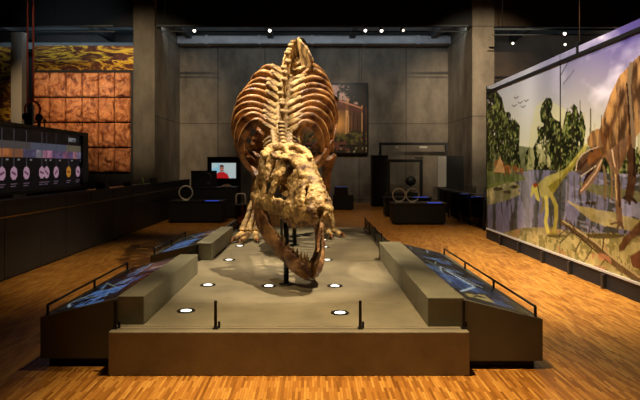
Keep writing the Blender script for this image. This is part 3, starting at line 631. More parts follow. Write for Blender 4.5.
# yellow green plant eater
YG, YD = rgb(196,186,96), rgb(136,126,58)
cv.poly([(538,184),(545,177),(556,173),(566,168),(576,156),(584,146),(590,140),(585,152),(576,164),(566,175),(557,184),(551,196),(546,200),(540,196)], YG, 1, rgb(176,166,84))
cv.poly([(548,186),(560,178),(574,163),(584,150),(576,165),(564,178),(552,196)], YD)
cv.poly([(539,196),(537,186),(533,184),(531,188),(530.5,196),(532,197),(534,192),(536,199),(540,202)], YG); cv.poly([(533,184),(536,182),(538,186),(534,188)], rgb(150,80,44))
cv.line([(543,198),(543,207),(541,212)], 2.2, YD); cv.line([(546,197),(547,212),(545.5,222),(548,232)], 3.4, YG); cv.line([(551,194),(556,206),(556,218),(554,233)], 3.8, rgb(158,146,74)); cv.line([(550,233.6),(556,233.6)], 1.6, YD)
cv.ell(556, 236, 10, 1.6, rgb(96,88,54), .8)
# large brown meat eater, head lowered
BR, BD, BL = rgb(122,92,58), rgb(66,50,36), rgb(182,148,98)
cv.line([(632,120),(631,150),(632,178),(629,198)], 8.5, rgb(84,62,44)); cv.line([(629,196),(624,198)], 3, BD); cv.line([(629,196),(636,202)], 3, BD); cv.line([(629,198),(629.5,204)], 2.6, BD); cv.line([(634,140),(634.5,176)], 2, rgb(52,36,26))
for a, b_ in ((603.5,606),(611,612)): cv.line([(a,166),(b_,182),(a+1,199)], 2.4, rgb(128,108,78)); cv.line([(a+1,199),(a+3,201)], 1.2, rgb(90,74,54))
cv.poly([(637.5,57),(630,65),(620,75),(614,87),(610,96),(607,105),(603,116),(600.5,127),(600,131),(604,150),(604,156),(609,165),(615,172),(620,170),(626,157),(629,146),(640,132),(760,95),(760,10),(680,30)], BR, 1, rgb(124,86,52))
bd = cv.inpoly([(637.5,57),(630,65),(620,75),(614,87),(610,96),(607,105),(603,116),(600.5,127),(600,131),(604,150),(604,156),(609,165),(615,172),(620,170),(626,157),(629,146),(640,132),(760,95),(760,10),(680,30)])
al = (x-600)+(y-130)*.42            # distance in from the back line
ft = cv.noise(.10, 9, sx=1.6, sy=.5); f2 = cv.noise(.30, 12, sx=1.8, sy=.4)
cv.fill(bd*np.clip(1-al/10,0,1)*np.clip(ft*1.8-.3,0,1), rgb(190,142,80), .7)
cv.fill(bd*np.exp(-((al-9)/2.6)**2), rgb(76,50,32), .6); cv.fill(bd*np.exp(-((al-15)/2.2)**2)*np.clip(f2*2-.4,0,1), rgb(192,150,96), .7); cv.fill(bd*np.exp(-((al-22)/3)**2), rgb(70,48,34), .6)
cv.fill(bd*np.clip((ft-.55)*5,0,1), rgb(196,154,100), .55); cv.fill(bd*np.clip((.42-ft)*5,0,1), BD, .6)
cv.line([(631,64),(629,88),(632,118),(634,146)], 4.2, rgb(132,112,88)); cv.line([(633,70),(631.5,90),(634,120)], 1.6, rgb(92,74,58)); cv.line([(627,84),(629,110),(630,134)], 1.5, rgb(60,42,32))
cv.poly([(604,152),(612,148),(622,140),(628,136),(627,152),(621,168),(615,172),(609,165)], rgb(150,120,94), 1, rgb(116,90,70)); cv.line([(612,150),(614,162),(616,170)], 1.6, rgb(196,166,132)); cv.line([(618,146),(619,158),(619,168)], 1.2, rgb(90,68,52))
cv.line([(616,170),(617.5,186),(618.5,207),(620,224)], 6, rgb(128,102,76)); cv.line([(618.6,176),(619.6,206)], 2.2, rgb(84,64,48)); cv.line([(615.4,174),(616.4,200)], 1.2, rgb(192,164,118))
for q in ((620,222,611,224),(620,223,616.5,229),(621,223,623,228)): cv.line([(q[0],q[1]),(q[2],q[3])], 2.2, rgb(104,82,60))
# head: skull roof, snout, open lower jaw
cv.poly([(601,128),(592,131),(587,139),(588,146),(596,150),(602,158),(607,154),(606,140)], BR, 1, rgb(112,78,50)); cv.fill(cv.inpoly([(601,128),(592,131),(587,139),(588,146),(600,150),(606,140)])*np.clip((ft-.5)*4,0,1), rgb(190,148,92), .7)
cv.poly([(604,155),(602,163),(600,170),(595,181),(588,188),(580.5,195),(579,193),(581,188),(584,181),(588,172),(594,163)], rgb(158,124,94), 1, rgb(126,96,72)); cv.line([(602,160),(596,172),(588,183),(581,191)], 1.3, rgb(196,164,128))
cv.poly([(597,145),(588,150),(581,155),(577,161),(575.6,170),(578,174),(582,176),(588,171),(596,165),(603,157)], rgb(104,78,62), 1, rgb(80,58,46)); cv.poly([(600,148),(594,148),(589,153),(587,160),(589,166),(597,160),(602,155)], rgb(156,106,58), 1, rgb(120,78,44))
cv.line([(598,147),(590,149.5),(582,154.5),(577.4,161),(576,170)], 1.1, rgb(190,170,146)); cv.poly([(596,165),(588,171),(584,179),(583,184),(588,177),(594,170)], rgb(62,38,30)); cv.line([(581,176),(588,171.5),(596,165.5)], .7, rgb(216,204,176)); cv.ell(592,151,1.3,1.1, rgb(30,20,14)); cv.line([(587,160),(580,168)], 1.4, rgb(70,48,38))
cv.ell(603, 236, 22, 2.6, rgb(84,74,46), .8)
for bx in (588,593.5): cv.ell(bx, 203, 3.0, 1.8, rgb(72,62,44)); cv.line([(bx-1.5,203),(bx-1.5,206.5)], .8, rgb(60,50,36)); cv.line([(bx+1.5,203),(bx+1.6,206.5)], .8, rgb(60,50,36))
# creature at the lower right edge
cv.poly([(640,221),(632,229),(624,237),(619,246),(619,252),(624,250),(631,241),(640,234),(760,262),(760,206)], rgb(124,86,60), 1, rgb(88,58,42)); cv.poly([(630,256),(640,250),(760,280),(760,310),(640,270),(632,266)], rgb(116,66,54), 1, rgb(90,48,40))
# fallen dead trunk
cv.line([(562,222),(578,232),(594,244),(612,262),(640,282),(700,330)], 5.5, rgb(104,88,62)); cv.line([(563,221),(579,231),(596,243),(614,259),(642,279)], 1.6, rgb(178,160,118)); cv.line([(566,226),(590,246),(608,262)], 1.5, rgb(54,46,34))
for a in ((570,226,556,238),(576,231,570,222),(583,236,575,252),(588,240,590,226),(594,246,584,262),(602,252,604,238),(606,258,596,272),(574,229,560,243),(580,234,566,232),(590,242,580,240)): cv.line([(a[0],a[1]),(a[2],a[3])], 1.3, rgb(86,74,54)); cv.line([(a[2],a[3]),(a[2]-4,a[3]-3)], .7, rgb(96,84,62))
cv.fill(((x-598)**2/180+(y-262)**2/80 < 1)*(n3 > .5), rgb(190,132,96), .7)
cv.c = np.clip(cv.c,0,1); lum_ = cv.c.mean(-1, keepdims=True); cv.c = np.clip((lum_+(cv.c-lum_)*.94-.5)*1.2+.46 + (n3[...,None]-.5)*.10*(y[...,None] > 150),0,1)
fnm = lambda u, v: (MX+0*u, u, v)
seam = int(round((9.1-5.3)/(12.9-5.3)*(cv.nu-1)))
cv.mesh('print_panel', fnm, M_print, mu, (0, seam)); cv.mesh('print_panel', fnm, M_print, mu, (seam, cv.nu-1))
MB().box(MX+.004,MX+.08,5.3,12.9,.25,3.5,.004).build('backing_board', M_black, mu)
MB().box(MX-.004,MX+.003,9.092,9.102,.25,3.5).build('seam_strip', M_metal, mu)
MB().box(MX-.02,MX+.003,5.3,12.9,3.34,3.395).build('top_channel', M_metal, mu)
MB().box(MX-.02,MX+.003,5.3,12.9,.222,.252).build('bottom_rail', M_white, mu)
MB().box(MX+.0,MX+.12,5.3,12.95,0,.22).build('base', M_black, mu)
MB().box(MX+.0,MX+.09,12.9,12.96,.25,3.52).build('end_post', M_metal, mu)
for yy in (6.65,7.7,8.71,9.73,10.85,11.9): MB().box(MX-.05,MX-.002,yy-.03,yy+.03,.0,.2,.004).build('foot_bracket', M_dark, mu)
m = MB(); m.tube([(MX+.03,8.5,3.5),(MX+.03,8.5,8.8)], .006, 6, 1); w_ = m.build('hanging_wire', M_steel, mu); MB().box(MX-.01,MX+.07,8.46,8.54,3.38,3.56,.01).build('clamp', M_metal, w_)
# ------------------------------------------------------------------ left side: parapet and timeline board
t = thing('parapet', 'long dark panelled parapet with thin rail along the left aisle', 'parapet', (-4.6,12.3,0))
m = 0
edges = [4.3,5.6,6.9,8.2,9.3,10.25,11.4,12.7,14.0,15.3,16.6,17.9,19.2,20.6]
for a, b in zip(edges, edges[1:]): MB().box(-4.62,-4.5,a+.008,b-.008,.03,1.15,.004).build('panel', M_dark, t)
MB().box(-4.72,-4.48,4.3,20.6,1.15,1.185,.004).build('coping', M_blackgloss, t)
MB().box(-4.60,-4.52,4.3,20.6,0,.03).build('kick_rail', M_black, t)
r = MB().tube([(-4.44,4.3,.94),(-4.44,20.5,.94)], .012, 8, 1).build('handrail', M_gold, t)
for yy in edges[::2]: MB().tube([(-4.5,yy+.3,.93),(-4.44,yy+.3,.935)], .008, 6, 1).build('rail_bracket', M_metal, r)
t = thing('timeline_board', 'long black framed timeline board with pink circles and coloured band above left parapet', 'display board', (-4.95,9,1.19))
BX, BY0, BY1, BZ0, BZ1 = -4.82, 5.2, 11.95, 1.22, 2.38
MB().box(BX-.22,BX-.01,BY0,BY1,BZ0,BZ1,.01).build('case', M_black, t)
for b in ((BY0,BY1,BZ1-.07,BZ1),(BY0,BY1,BZ0,BZ0+.06),(BY1-.28,BY1,BZ0+.06,BZ1-.07)): MB().box(BX-.01,BX+.05,b[0],b[1],b[2],b[3],.006).build('frame', M_blackgloss, t)
cv = Canvas(BY0, BY1-.28, BZ0+.06, BZ1-.07, .0125); u, v = cv.x, cv.y; cv.c[:] = rgb(14,12,17)
yk = lambda px: -F*BX/(CX-px)*1.0
cv.fill(((v > 1.97)&(v < 2.09)).astype(float), rgb(92,84,82)); cv.fill(((v > 1.97)&(v < 2.09)&(u > 9.6)).astype(float), rgb(96,100,118)); cv.fill(((v > 1.97)&(v < 2.09)&(u > 11.0)).astype(float), rgb(124,112,92))
segs = [(5.2,rgb(164,96,52)),(8.0,rgb(172,104,60)),(9.0,rgb(150,98,70)),(9.35,rgb(88,82,110)),(9.8,rgb(142,132,140)),(10.05,rgb(178,120,146)),(10.4,rgb(104,84,118)),(10.85,rgb(132,86,112)),(11.1,rgb(110,86,128)),(11.3,rgb(160,112,122)),(11.5,rgb(132,118,150))]
for i, (a, c) in enumerate(segs):
    b = segs[i+1][0] if i+1 < len(segs) else 12
    cv.fill(((v > 1.83)&(v < 1.97)&(u >= a)&(u < b)).astype(float), c*(1)); cv.fill(((v > 1.83)&(v < 1.97)&(u >= a)&(u < b)&(cv.noise(.12, i) > .55)).astype(float), c*1.22)
CIR = [(6.2,0),(6.9,0),(7.5,0),(8.1,0),(8.71,0),(9.06,0),(9.46,0),(10.0,0),(10.18,0),(10.56,0),(11.1,1),(11.54,0)]
for i, (yy, o) in enumerate(CIR):
    c = rgb(226,150,56) if o else rgb(214,166,190)
    cv.line([(yy,1.66),(yy,2.28)], .015, rgb(84,80,88)); cv.ell(yy, 1.565, .105, .108, c)
    k = rng.uniform(-.6,.6); cv.line([(yy-.055*math.cos(k),1.565-.06*math.sin(k)),(yy+.055*math.cos(k),1.565+.06*math.sin(k))], .038, rgb(120,70,96) if not o else rgb(150,84,26))
    for q in range(2): cv.line([(yy-.09,1.39-.035*q),(yy+.09-.05*q,1.39-.035*q)], .013, rgb(130,104,122))
    cv.line([(yy+.12,1.79),(yy+.18,1.79)], .02, rgb(150,148,150))
cv.line([(11.12,2.20),(11.40,2.20)], .07, rgb(150,150,154)); cv.line([(11.28,2.19),(11.40,2.19)], .03, rgb(60,58,66))
cv.mesh('screen', lambda u, v: (BX-.003+0*u, u, v), attrmat('board_screen', .3, .42), t)
# small dark devices on the parapet coping
for i, (yy, w, h, lab) in enumerate(((12.35,.34,.15,'small black box on the parapet just right of the timeline board'),(14.0,.2,.1,'low black box on the parapet below the rock slab wall'),(16.3,.22,.14,'small black box on the parapet in front of the pale concrete wing'))):
    b = thing('control_box', lab, 'box', (-4.6,yy,1.185), 'control boxes on the parapet'); MB().box(-4.7,-4.52,yy-w/2,yy+w/2,1.185,1.185+h,.012).build('case', M_black, b); MB().box(-4.52,-4.512,yy-w*.35,yy+w*.35,1.2,1.185+h*.8,.002).build('front_plate', M_dark, b)
b = thing('bottle', 'small green bottle standing on the parapet near the pale concrete wing', 'bottle', (-4.6,15.2,1.185)); MB().lathe([(.035,0),(.038,.01),(.038,.12),(.016,.16),(.016,.19)], (-4.6,15.2,1.185), 14).build('body', mat('green_plastic', hexc(92,104,52)), b); MB().lathe([(.019,.19),(.019,.21)], (-4.6,15.2,1.185), 12).build('cap', M_black, b)
# ring fitting on two cables
cy, cxr = 10.2, -5.07
t = thing('hanging_ring', 'reddish loop with black ends hanging on two red cables at upper left', 'hanging fitting', (cxr,cy,2.4))
for dx in (-.05,.05): MB().tube([(cxr-.06+dx,cy,2.85),(cxr-.06+dx*1.1,cy,4.4),(cxr-.06+dx,cy,8.8)], .017, 8, 3).build('cable', M_red, t)
MB().tube([(cxr+.14*math.cos(a)-.02, cy, 2.71+.15*math.sin(a)) for a in [PI*(-.18+1.36*k/16) for k in range(17)]], .02, 8, 1, up=(0,1,0)).build('loop', M_red, t)
for dx, z in ((-.14,2.58),(.1,2.56)): q = MB(); q.ell((cxr+dx,cy,z), (.07,.06,.075), 12); q.lathe([(.03,-.16),(.03,-.03)], (cxr+dx,cy,z), 10); q.build('end_clamp', M_black, t)
m = MB(); m.ell((cxr+.2,cy,2.5), (.035,.03,.04), 8); m.lathe([(.014,-.12),(.014,0)], (cxr+.2,cy,2.5), 8); m.build('weight', mat('olive_metal', hexc(90,80,40), rough=.4), t)
t = thing('display_cabinet', 'tall dark cabinet at far left edge before the ochre backdrop', 'cabinet', (-11,19,0)); MB().box(-11.3,-10.35,18.8,19.4,0,3.1,.01).build('body', M_black, t); MB().box(-11.2,-10.5,18.79,18.8,1.6,2.9).build('window_pane', mat('grey_pane', (.05,.055,.06), rough=.2), t)

# ------------------------------------------------------------------ poster on the back wall
t = thing('forest_poster', 'hanging forest picture with fallen log and sunlit clearing on rear wall', 'poster', (1.2,24.9,2.2))
px0, px1, pz0, pz1 = -.55, 2.5, 2.2, 5.36
cv = Canvas(px0, px1, pz0, pz1, .022); u, v = cv.x, cv.y; n = cv.noise(.35, 5); nb = cv.noise(.12, 8)
cv.c[:] = rgb(70,44,26); cv.fill((v > 4.4).astype(float), rgb(150,118,110)); cv.fill((v > 4.4)*np.clip((n-.4)*3,0,1), rgb(186,150,136), .7)
cv.fill(np.clip((u-1.15+(nb-.5)*1.6+(v-4.8)*.5)*3,0,1)*(v > 4.0+.5*n), rgb(26,26,18), .95); cv.fill((v > 4.0)*(u < .6)*np.clip((nb-.62)*6,0,1), rgb(60,50,34), .9)
cv.fill(np.exp(-((u-1.1)/.6)**2-((v-3.5)/.6)**2), rgb(250,176,90)); cv.fill(np.exp(-((u+.1)/.5)**2-((v-3.6)/.5)**2), rgb(230,150,90), .8)
for k in range(16): xx = .9+rng.uniform(0,1.5); cv.line([(xx,3.1),(xx+rng.uniform(-.06,.06),rng.uniform(4.1,4.7))], rng.uniform(.02,.07), rgb(60,32,18) if k % 3 else rgb(230,170,104), .85)
cv.poly([(px0,4.5),(.6,4.75),(1.4,4.55),(2.4,4.2),(2.4,4.0),(1.4,4.15),(.4,4.2),(px0,4.1)], rgb(120,66,42), 1, rgb(92,48,30)); cv.line([(px0,4.5),(.6,4.72),(1.4,4.5),(2.3,4.2)], .05, rgb(196,130,96))
cv.fill((v < 3.1+.15*np.sin(u*4)).astype(float), rgb(62,50,28)); cv.fill((v < 3.15)*(nb > .55), rgb(110,100,48)); cv.fill((v < 2.9)*(n > .62), rgb(130,76,58)); cv.fill((v < 2.6)*(nb > .5), rgb(30,28,18)); cv.fill((v < 2.5)*(nb > .68), rgb(176,160,110))
cv.line([(2.32,2.3),(2.3,5.3)], .12, rgb(44,26,18)); cv.fill(((u > 2.44)|(v > 5.3)|(v < 2.26)).astype(float), rgb(16,12,10))
cv.mesh('print', lambda u, v: (u, 24.905+0*u, v), attrmat('poster_print', .5), t); MB().box(px0,px1,24.91,24.96,pz0,pz1).build('board', M_black, t)
for xx in (px0+.3,px1-.3): MB().tube([(xx,24.93,pz1),(xx,24.93,6.98)], .006, 6, 1).build('wire', M_metal, t)

# ------------------------------------------------------------------ rear exhibits
def table(label, x0, x1, y0, y1, z, led=None, cat='table'):
    t = thing('exhibit_table', label, cat, ((x0+x1)/2,(y0+y1)/2,0))
    MB().box(x0,x1,y0,y1,.05,z-.04,.008).build('body', M_black, t); MB().box(x0-.02,x1+.02,y0-.02,y1+.02,z-.04,z,.006).build('top', M_blackgloss, t); MB().box(x0+.05,x1-.05,y0+.05,y1-.05,0,.05).build('plinth_base', M_black, t)
    if led: MB().box(led[0],led[1],y0-.012,y0+.22,z-.008,z+.002,.003).build('blue_light_strip', M_led, t)
    return t
def ring(label, x, y, z, r, group=None, tilt=0):
    t = thing('ring_viewer', label, 'ring', (x,y,z), group)
    pts = [(x+r*math.cos(a), y+tilt*math.cos(a), z+.03+r+r*math.sin(a)) for a in [2*PI*k/28 for k in range(28)]]
    MB().tube(pts, (.02,.022), 8, 1, up=(0,1,0), closed=True).build('hoop', M_white, t)
    m = MB(); m.tube([(x,y,z),(x,y,z+.05)], .02, 8, 1); m.box(x-.1,x+.1,y-.07,y+.07,z,z+.02,.004); m.build('foot', M_white, t)
    MB().lathe([(r*.9,-.004),(r*.9,.004)], (x,y,z+.03+r), 24, 'Y').build('lens', M_glass, t)
table('low black exhibit table at left rear with blue light and white ring', -4.2,-2.64,16.4,17.2,.646, (-3.15,-2.75))
ring('white upright ring viewer on the left rear table', -3.75,16.65,.6485,.20)
table('black exhibit table behind the low table, carrying a black panel', -3.95,-2.45,17.8,18.6,1.0)
t = thing('panel_display', 'small black panel with pale curved emblem on the left rear table', 'display panel', (-3.45,18.0,1.0)); MB().box(-3.88,-3.06,17.95,18.03,1.0,1.52,.01).build('panel', M_black, t)
m = MB(); m.tube([(-3.35+.13*math.cos(a),17.945,1.27+.17*math.sin(a)) for a in [PI*(-.6+1.1*k/14) for k in range(15)]], (.014,.008), 6, 1, up=(0,1,0)); m.tube([(-3.28,17.945,1.42),(-3.22,17.945,1.2),(-3.36,17.945,1.12)], (.012,.008), 6, 3, up=(0,1,0)); m.build('emblem', M_steel, t)
t = thing('sample_dish', 'small pale dish on the black table below the bright screen', 'dish', (-2.75,18.0,1.0)); MB().lathe([(.12,0),(.15,.03),(.14,.05),(.1,.03)], (-2.75,18.0,1.0), 18).build('dish', M_white, t); q = MB(); [q.ell((-2.75+dx,18+dy,1.06),(.045,.04,.035),8) for dx,dy in ((0,0),(.05,.03),(-.05,.02))]; q.build('samples', mat('sample_brown', hexc(150,90,60)), t)
t = thing('video_kiosk', 'tall black kiosk with lit screen showing person in red at left rear', 'video kiosk', (-3.0,19.1,0))
MB().box(-3.56,-2.44,19.03,19.3,0,1.98,.012).build('body', M_black, t); sx0, sx1, sz0, sz1 = -3.4,-2.58,1.25,1.77
MB().box(-3.46,-2.52,19.0,19.03,1.19,1.83,.006).build('bezel', M_blackgloss, t)
cv = Canvas(sx0,sx1,sz0,sz1,.01); u, v = cv.x, cv.y; cv.c[:] = rgb(150,172,176); cv.fill((u < -3.15).astype(float), rgb(134,186,206)); cv.fill((cv.noise(.3,2) > .55).astype(float), rgb(188,200,196), .7)
hx = -3.06; cv.poly([(hx-.22,sz0),(hx-.19,sz0+.15),(hx-.07,sz0+.22),(hx+.06,sz0+.22),(hx+.2,sz0+.13),(hx+.25,sz0)], rgb(176,30,30)); cv.ell(hx,sz0+.33,.075,.105, rgb(176,120,104)); cv.fill((((u-hx)/.08)**2+((v-sz0-.36)/.1)**2 < 1)*(v > sz0+.385), rgb(60,34,40)); cv.line([(hx-.05,sz0+.345),(hx+.05,sz0+.345)], .022, rgb(40,28,34)); cv.line([(hx-.03,sz0+.25),(hx+.03,sz0+.25)], .03, rgb(80,46,44))
cv.mesh('screen', lambda u, v: (u, 18.996+0*u, v), attrmat('video_screen', .3, .85), t)
t = thing('hoop_stand', 'two pale arched hoops on reddish clear drum beside the left rear table', 'stand', (-2.02,15.9,0))
MB().lathe([(.19,0),(.19,.03)], (-2.02,15.9,0), 24).build('base', M_black, t); MB().lathe([(.17,.03),(.17,.56)], (-2.02,15.9,0), 24).build('drum', M_redglass, t); MB().lathe([(.18,.56),(.18,.585)], (-2.02,15.9,0), 24).build('drum_lid', M_dark, t)
for dy in (-.07,.07): MB().tube([(-2.02-.13,15.9+dy,.585),(-2.02-.13,15.9+dy,.8),(-2.02-.09,15.9+dy,.88),(-2.02+.09,15.9+dy,.88),(-2.02+.13,15.9+dy,.8),(-2.02+.13,15.9+dy,.585)], .014, 8, 4, up=(0,1,0)).build('hoop', M_white, t)
table('long low black exhibit table at right rear with white rings and blue light', 2.32,3.8,15.9,16.7,.62, (3.3,3.7))
ring('left of the two white ring viewers on the right rear table', 2.50,16.1,.6225,.185,'ring viewers on the right table'); ring('right of the two white ring viewers on the right rear table', 2.88,16.05,.6225,.185,'ring viewers on the right table')
table('black exhibit table partly hidden behind the right rear ring table', 2.4,3.9,18.3,18.9,.64, (3.35,3.8))
t = thing('exhibit_portal', 'wide thin black free-standing portal against the rear concrete wall at right', 'portal', (4.3,24,0))
for b in ((2.87,2.97,0,2.66),(5.70,5.80,0,2.66)): MB().box(b[0],b[1],23.9,24.05,b[2],b[3],.006).build('upright', M_black, t)
MB().box(2.97,5.70,23.9,24.05,2.55,2.66,.006).build('crossbar', M_black, t)
for xx, wd in ((3.62,.14),(4.75,.34)): MB().box(xx-wd/2,xx+wd/2,23.88,23.9,2.42,2.5,.003).build('caption_plate', M_white, t)
t = thing('glass_showcase', 'black framed glass showcase behind the rings at right rear', 'showcase', (3.3,20,0))
MB().box(2.66,3.92,19.8,20.5,0,.7,.01).build('base', M_black, t)
for b in ((2.66,2.76),(3.82,3.92)): MB().box(b[0],b[1],19.8,19.9,.7,1.80,.004).build('post', M_black, t)
MB().box(2.66,3.92,19.8,20.5,1.80,1.90,.004).build('lid', M_black, t); MB().box(2.77,3.81,19.84,19.85,.7,1.8).build('glass_pane', M_glass, t)
t = thing('specimen_mount', 'dark rounded specimen on a stand inside the black glass showcase', 'specimen', (3.55,20.15,.7)); MB().lathe([(.12,0),(.12,.02),(.02,.03),(.02,.3)], (3.55,20.15,.7), 12).build('stand', M_metal, t); MB().ell((3.55,20.15,1.12),(.2,.12,.18),12).build('specimen', M_dark, t)
t = thing('display_cabinet', 'tall plain black cabinet left of the wide frame at the rear', 'cabinet', (2.8,23.2,0)); MB().box(2.46,3.10,22.8,23.5,0,2.1,.012).build('body', M_black, t); MB().box(2.52,3.04,22.785,22.8,.15,2.0,.004).build('door', M_blackgloss, t)
t = thing('display_cabinet', 'tall black cabinet with a pale grey side panel at right rear', 'cabinet', (5.4,22,0)); MB().box(5.2,5.85,21.6,22.3,0,2.06,.012).build('body', M_black, t); MB().box(4.86,5.19,21.62,21.68,.85,2.04,.006).build('pale_panel', M_white, t); MB().box(4.86,5.19,21.62,21.68,0,.85,.004).build('lower_panel', M_black, t)
t = thing('equipment_case', 'small two-tier black case with blue lid beside the right foot, far back', 'case', (1.2,21.5,0)); MB().box(.82,1.58,21.2,21.9,.04,.55,.012).build('body', M_black, t); MB().box(.86,1.36,21.25,21.85,.55,.86,.012).build('upper_box', M_blackgloss, t); MB().box(.88,1.34,21.24,21.5,.86,.875,.003).build('blue_lid', emit('blue_dim',(.08,.12,.4),.25), t); MB().ell((1.46,21.4,.6),(.05,.05,.05),8).build('knob', M_white, t); MB().box(.86,1.54,21.24,21.86,0,.04).build('foot', M_black, t)
# right hand barrier with dark cases
t = thing('aisle_railing', 'low rail with glass panels in front of dark cases left of mural', 'railing', (4.45,16,0))
MB().tube([(4.45,13.2,.9),(4.45,19.5,.9)], .014, 8, 1).build('handrail', M_steel, t)
for yy in (13.25,14.5,15.75,17.0,18.25,19.45): MB().box(4.43,4.47,yy-.02,yy+.02,0,.9,.004).build('post', M_metal, t)
for yy in (13.25,14.5,15.75,17.0,18.25): MB().box(4.444,4.456,yy+.05,yy+1.15,.12,.84).build('glass_panel', M_glass, t)
for i, (xx, yy, lab) in enumerate(((5.0,13.9,'dark exhibit case nearest the mural behind the right rail'),(5.0,15.4,'second dark exhibit case from the mural behind the right rail'),(5.0,16.9,'third dark exhibit case from the mural behind the right rail'),(5.0,18.4,'farthest dark exhibit case behind the right rail'))):
    b = thing('exhibit_case', lab, 'exhibit case', (xx,yy,0), 'exhibit cases behind the right rail'); MB().box(xx-.35,xx+.35,yy-.4,yy+.4,0,.72,.01).build('body', M_black, b); MB().box(xx-.37,xx+.37,yy-.42,yy+.42,.72,.76,.006).build('top', M_blackgloss, b); MB().box(xx-.3,xx+.1,yy-.3,yy+.3,.761,.772,.002).build('lit_screen', emit('case_screen_%d'%i,(.1,.16,.5),.35), b); MB().box(xx-.3,xx+.3,yy-.35,yy+.35,.78,1.02,.004).build('glass_cover', M_glass, b)
t = thing('exit_sign', 'small dark green glowing sign high on the right concrete wing', 'sign', (6.9,21.3,3.3)); MB().box(6.74,6.98,21.32,21.38,3.3,3.44,.004).build('case', M_dark, t); MB().box(6.76,6.96,21.314,21.32,3.32,3.42).build('face', emit('sign_green',(.05,.22,.12),.35), t)
# ------------------------------------------------------------------ tracks and lamps under the ceiling
def track(label, x0, x1, y, z):
    t = thing('lighting_track', label, 'lighting track', ((x0+x1)/2,y,z), 'lighting tracks'); MB().tube([(x0,y,z),(x1,y,z)], .035, 8, 1).build('rail', M_beam, t)
    MB().tube([(x0,y+.22,z-.14),(x1,y+.22,z-.14)], .02, 8, 1).build('cable_run', M_beam, t)
    xx = x0+.3
    while xx < x1: MB().tube([(xx,y,z),(xx,y,8.8)], .01, 6, 1).build('hanger', M_metal, t); xx += 2.2
track('dark lighting track crossing below the ceiling between the concrete wings', -5.4,5.4,19.4,6.52)
track('dark lighting track under the ceiling above the left rock wall', -13.6,-6.9,19.4,6.52)
track('dark lighting track under the ceiling behind the top of the mural', 6.3,11.8,19.4,6.4)
def lamp(x, y, z, to, label, lens=M_lens):
    t = thing('track_spotlight', label, 'spotlight', (x,y,z), 'spotlights under the ceiling')
    d = (Vector(to)-V(x,y,z)).normalized(); q = d.to_track_quat('Z','Y').to_matrix().to_4x4(); q.translation = V(x,y,z)
    m = MB(); m.lathe([(.04,-.12),(.052,-.10),(.06,.06),(.06,.07)], (0,0,0), 16); m.build('lamp_head', M_beam, t, q)
    m = MB(); m.lathe([(.048,.071),(.048,.076)], (0,0,0), 16); m.build('lens', lens, t, q)
    MB().tube([(x,y,z),(x,y,z+.1)], .014, 6, 1).build('stem', M_metal, t)
lamp(-4.07,19.4,6.38,(-3.2,12,1), 'lit spotlight on the track nearest the left concrete wing')
lamp(-1.46,19.4,6.38,(-1.2,11,1), 'lit spotlight on the track just left of the skeleton hips')
lamp(1.85,19.4,6.38,(1.2,11,1), 'lit spotlight on the track, first right of the skeleton hips')
lamp(2.40,19.4,6.38,(2.8,13,1), 'lit spotlight on the track, second right of the skeleton hips')
lamp(3.13,19.4,6.38,(5.5,13,3), 'lit spotlight on the track, third right of the skeleton hips', emit('lens_dim',(1,.86,.66),2))
lamp(8.75,19.4,6.26,(6,12,3), 'brightest spotlight above the top edge of the mural')
lamp(9.3,20.6,6.15,(7,12,2), 'dim spotlight just below the brightest one above the mural', emit('lens_dim2',(1,.86,.66),2.5))
lamp(7.3,20.4,6.15,(6.5,12,2), 'dim spotlight beside the right concrete wing above the mural', emit('lens_dim3',(1,.86,.66),2.5))
# ------------------------------------------------------------------ camera, lights
cam = bpy.data.cameras.new('camera'); co = bpy.data.objects.new('camera', cam); col.objects.link(co); sc.camera = co
co.location = (0,0,H); co.rotation_euler = (PI/2,0,0); cam.sensor_width = 36; cam.lens = F/640*36
cam.shift_x = (320-CX)/640; cam.shift_y = -(200-CY)/640; cam.clip_end = 100
def spot(name, loc, to, e, size, c=(1,.72,.42), blend=.5, r=.06):
    l = bpy.data.lights.new(name, 'SPOT'); l.energy = e; l.spot_size = math.radians(size); l.spot_blend = blend; l.color = c; l.shadow_soft_size = r
    o = bpy.data.objects.new(name, l); col.objects.link(o); o.location = loc
    o.rotation_euler = (Vector(to)-Vector(loc)).to_track_quat('-Z','Y').to_euler(); return o
def area(name, loc, to, e, sx, sy, c=(1,1,1)):
    l = bpy.data.lights.new(name, 'AREA'); l.shape = 'RECTANGLE'; l.size, l.size_y = sx, sy; l.energy = e; l.color = c
    o = bpy.data.objects.new(name, l); col.objects.link(o); o.location = loc; o.rotation_euler = (Vector(to)-Vector(loc)).to_track_quat('-Z','Y').to_euler(); return o
W = (1,.76,.46); W2 = (1,.84,.62); CWH = (1,.93,.84)
spot('key_spot', (1.7,5.5,6.8), (-.15,6.55,1.3), 3400, 26, W2, .6)
spot('key_spot', (-1.4,3.6,6.4), (-.2,6.8,1.3), 700, 26, W, .6)
spot('top_spot', (2.0,8.0,6.8), (-.2,8.9,2.4), 1500, 46, W2, .6)
spot('top_spot', (-2.4,9.0,6.9), (-.4,9.1,2.5), 2300, 52, W2, .6)
spot('plinth_spot', (-.2,6.0,6.5), (-.3,5.6,.4), 450, 50, W2, .9)
spot('front_spot', (.2,4.3,6.4), (.2,3.9,0), 3000, 46, W, .9)
spot('aisle_spot', (2.9,7.0,6.4), (3.0,8.2,0), 2000, 56, W, .9)
spot('aisle_spot', (2.9,12.0,6.4), (2.6,13.4,0), 900, 56, W, .9)
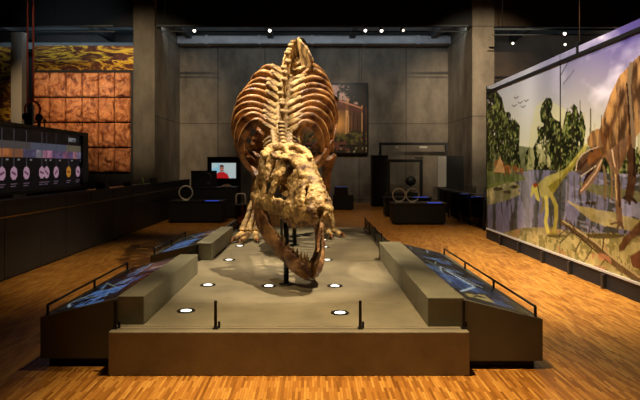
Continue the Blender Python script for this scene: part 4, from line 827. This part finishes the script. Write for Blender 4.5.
spot('left_aisle_spot', (-3.2,7,6.4), (-3.2,8.5,0), 260, 50, W, .9)
for y in (6,7.5,9,10.5,12): spot('mural_washer', (1.7,y,6.4), (4.05,y,1.5), 640, 62, CWH, .9)
for x, e in ((-10.4,1450),(-9.0,1150),(-7.6,560)): spot('rock_washer', (x+1,12.5,6.9), (x,21.6,4.2), e, 24, (1,.70,.40), .9)
spot('wing_spot', (-4.0,11,7.6), (-6.3,21,4.6), 4400, 34, (1,.77,.5), .9)
spot('wing_spot', (4.4,11.0,7.6), (6.45,21.2,4.8), 6500, 32, (1,.8,.56), .9)
for x,e in ((-4.2,60),(1.5,200),(4.7,210)): spot('wall_washer', (x,21.65,7.3), (x,25,3.0), e, 84, W2, 1)
area('roof_glow', (0,21.9,7.3), (0,23.4,7.6), 230, 26, .6, (.75,.88,1))  # unseen area light added behind the fascia to brighten the rear ceiling
spot('poster_spot', (1.3,21.65,7.3), (1.2,25,3.6), 420, 44, (1,.85,.7), .7)
spot('rear_spot', (-3.2,13.5,6.4), (-3.0,16.2,0), 350, 50, W, .9)
spot('rear_spot', (1.2,17,6.4), (1.6,18.6,0), 500, 60, W, .9)
spot('rear_spot', (3.6,14,6.4), (5.0,21.6,1.2), 900, 30, W2, .9)  # unseen light added to brighten the pale panel at right rear
spot('cable_fill_light', (-3.4,6.5,6.4), (-5.1,10.2,4.6), 200, 40, W2, .8)  # unseen light added only to bring out the red cables
spot('roof_fill_light', (-7.2,14.5,1.2), (-9.3,23.9,7.5), 1100, 34, (.72,.9,1), .8)  # unseen bluish light added low behind the parapet to lift the left rear ceiling
w = bpy.data.worlds.new('world'); sc.world = w; w.use_nodes = True
w.node_tree.nodes['Background'].inputs['Color'].default_value = (.9,.85,.8,1); w.node_tree.nodes['Background'].inputs['Strength'].default_value = .006
sc.view_settings.view_transform = 'Standard'; sc.view_settings.look = 'None'; sc.view_settings.gamma = 1; sc.view_settings.use_curve_mapping = False
sc.view_settings.exposure = 0.0
sc.cycles.use_denoising = True; sc.cycles.max_bounces = 8
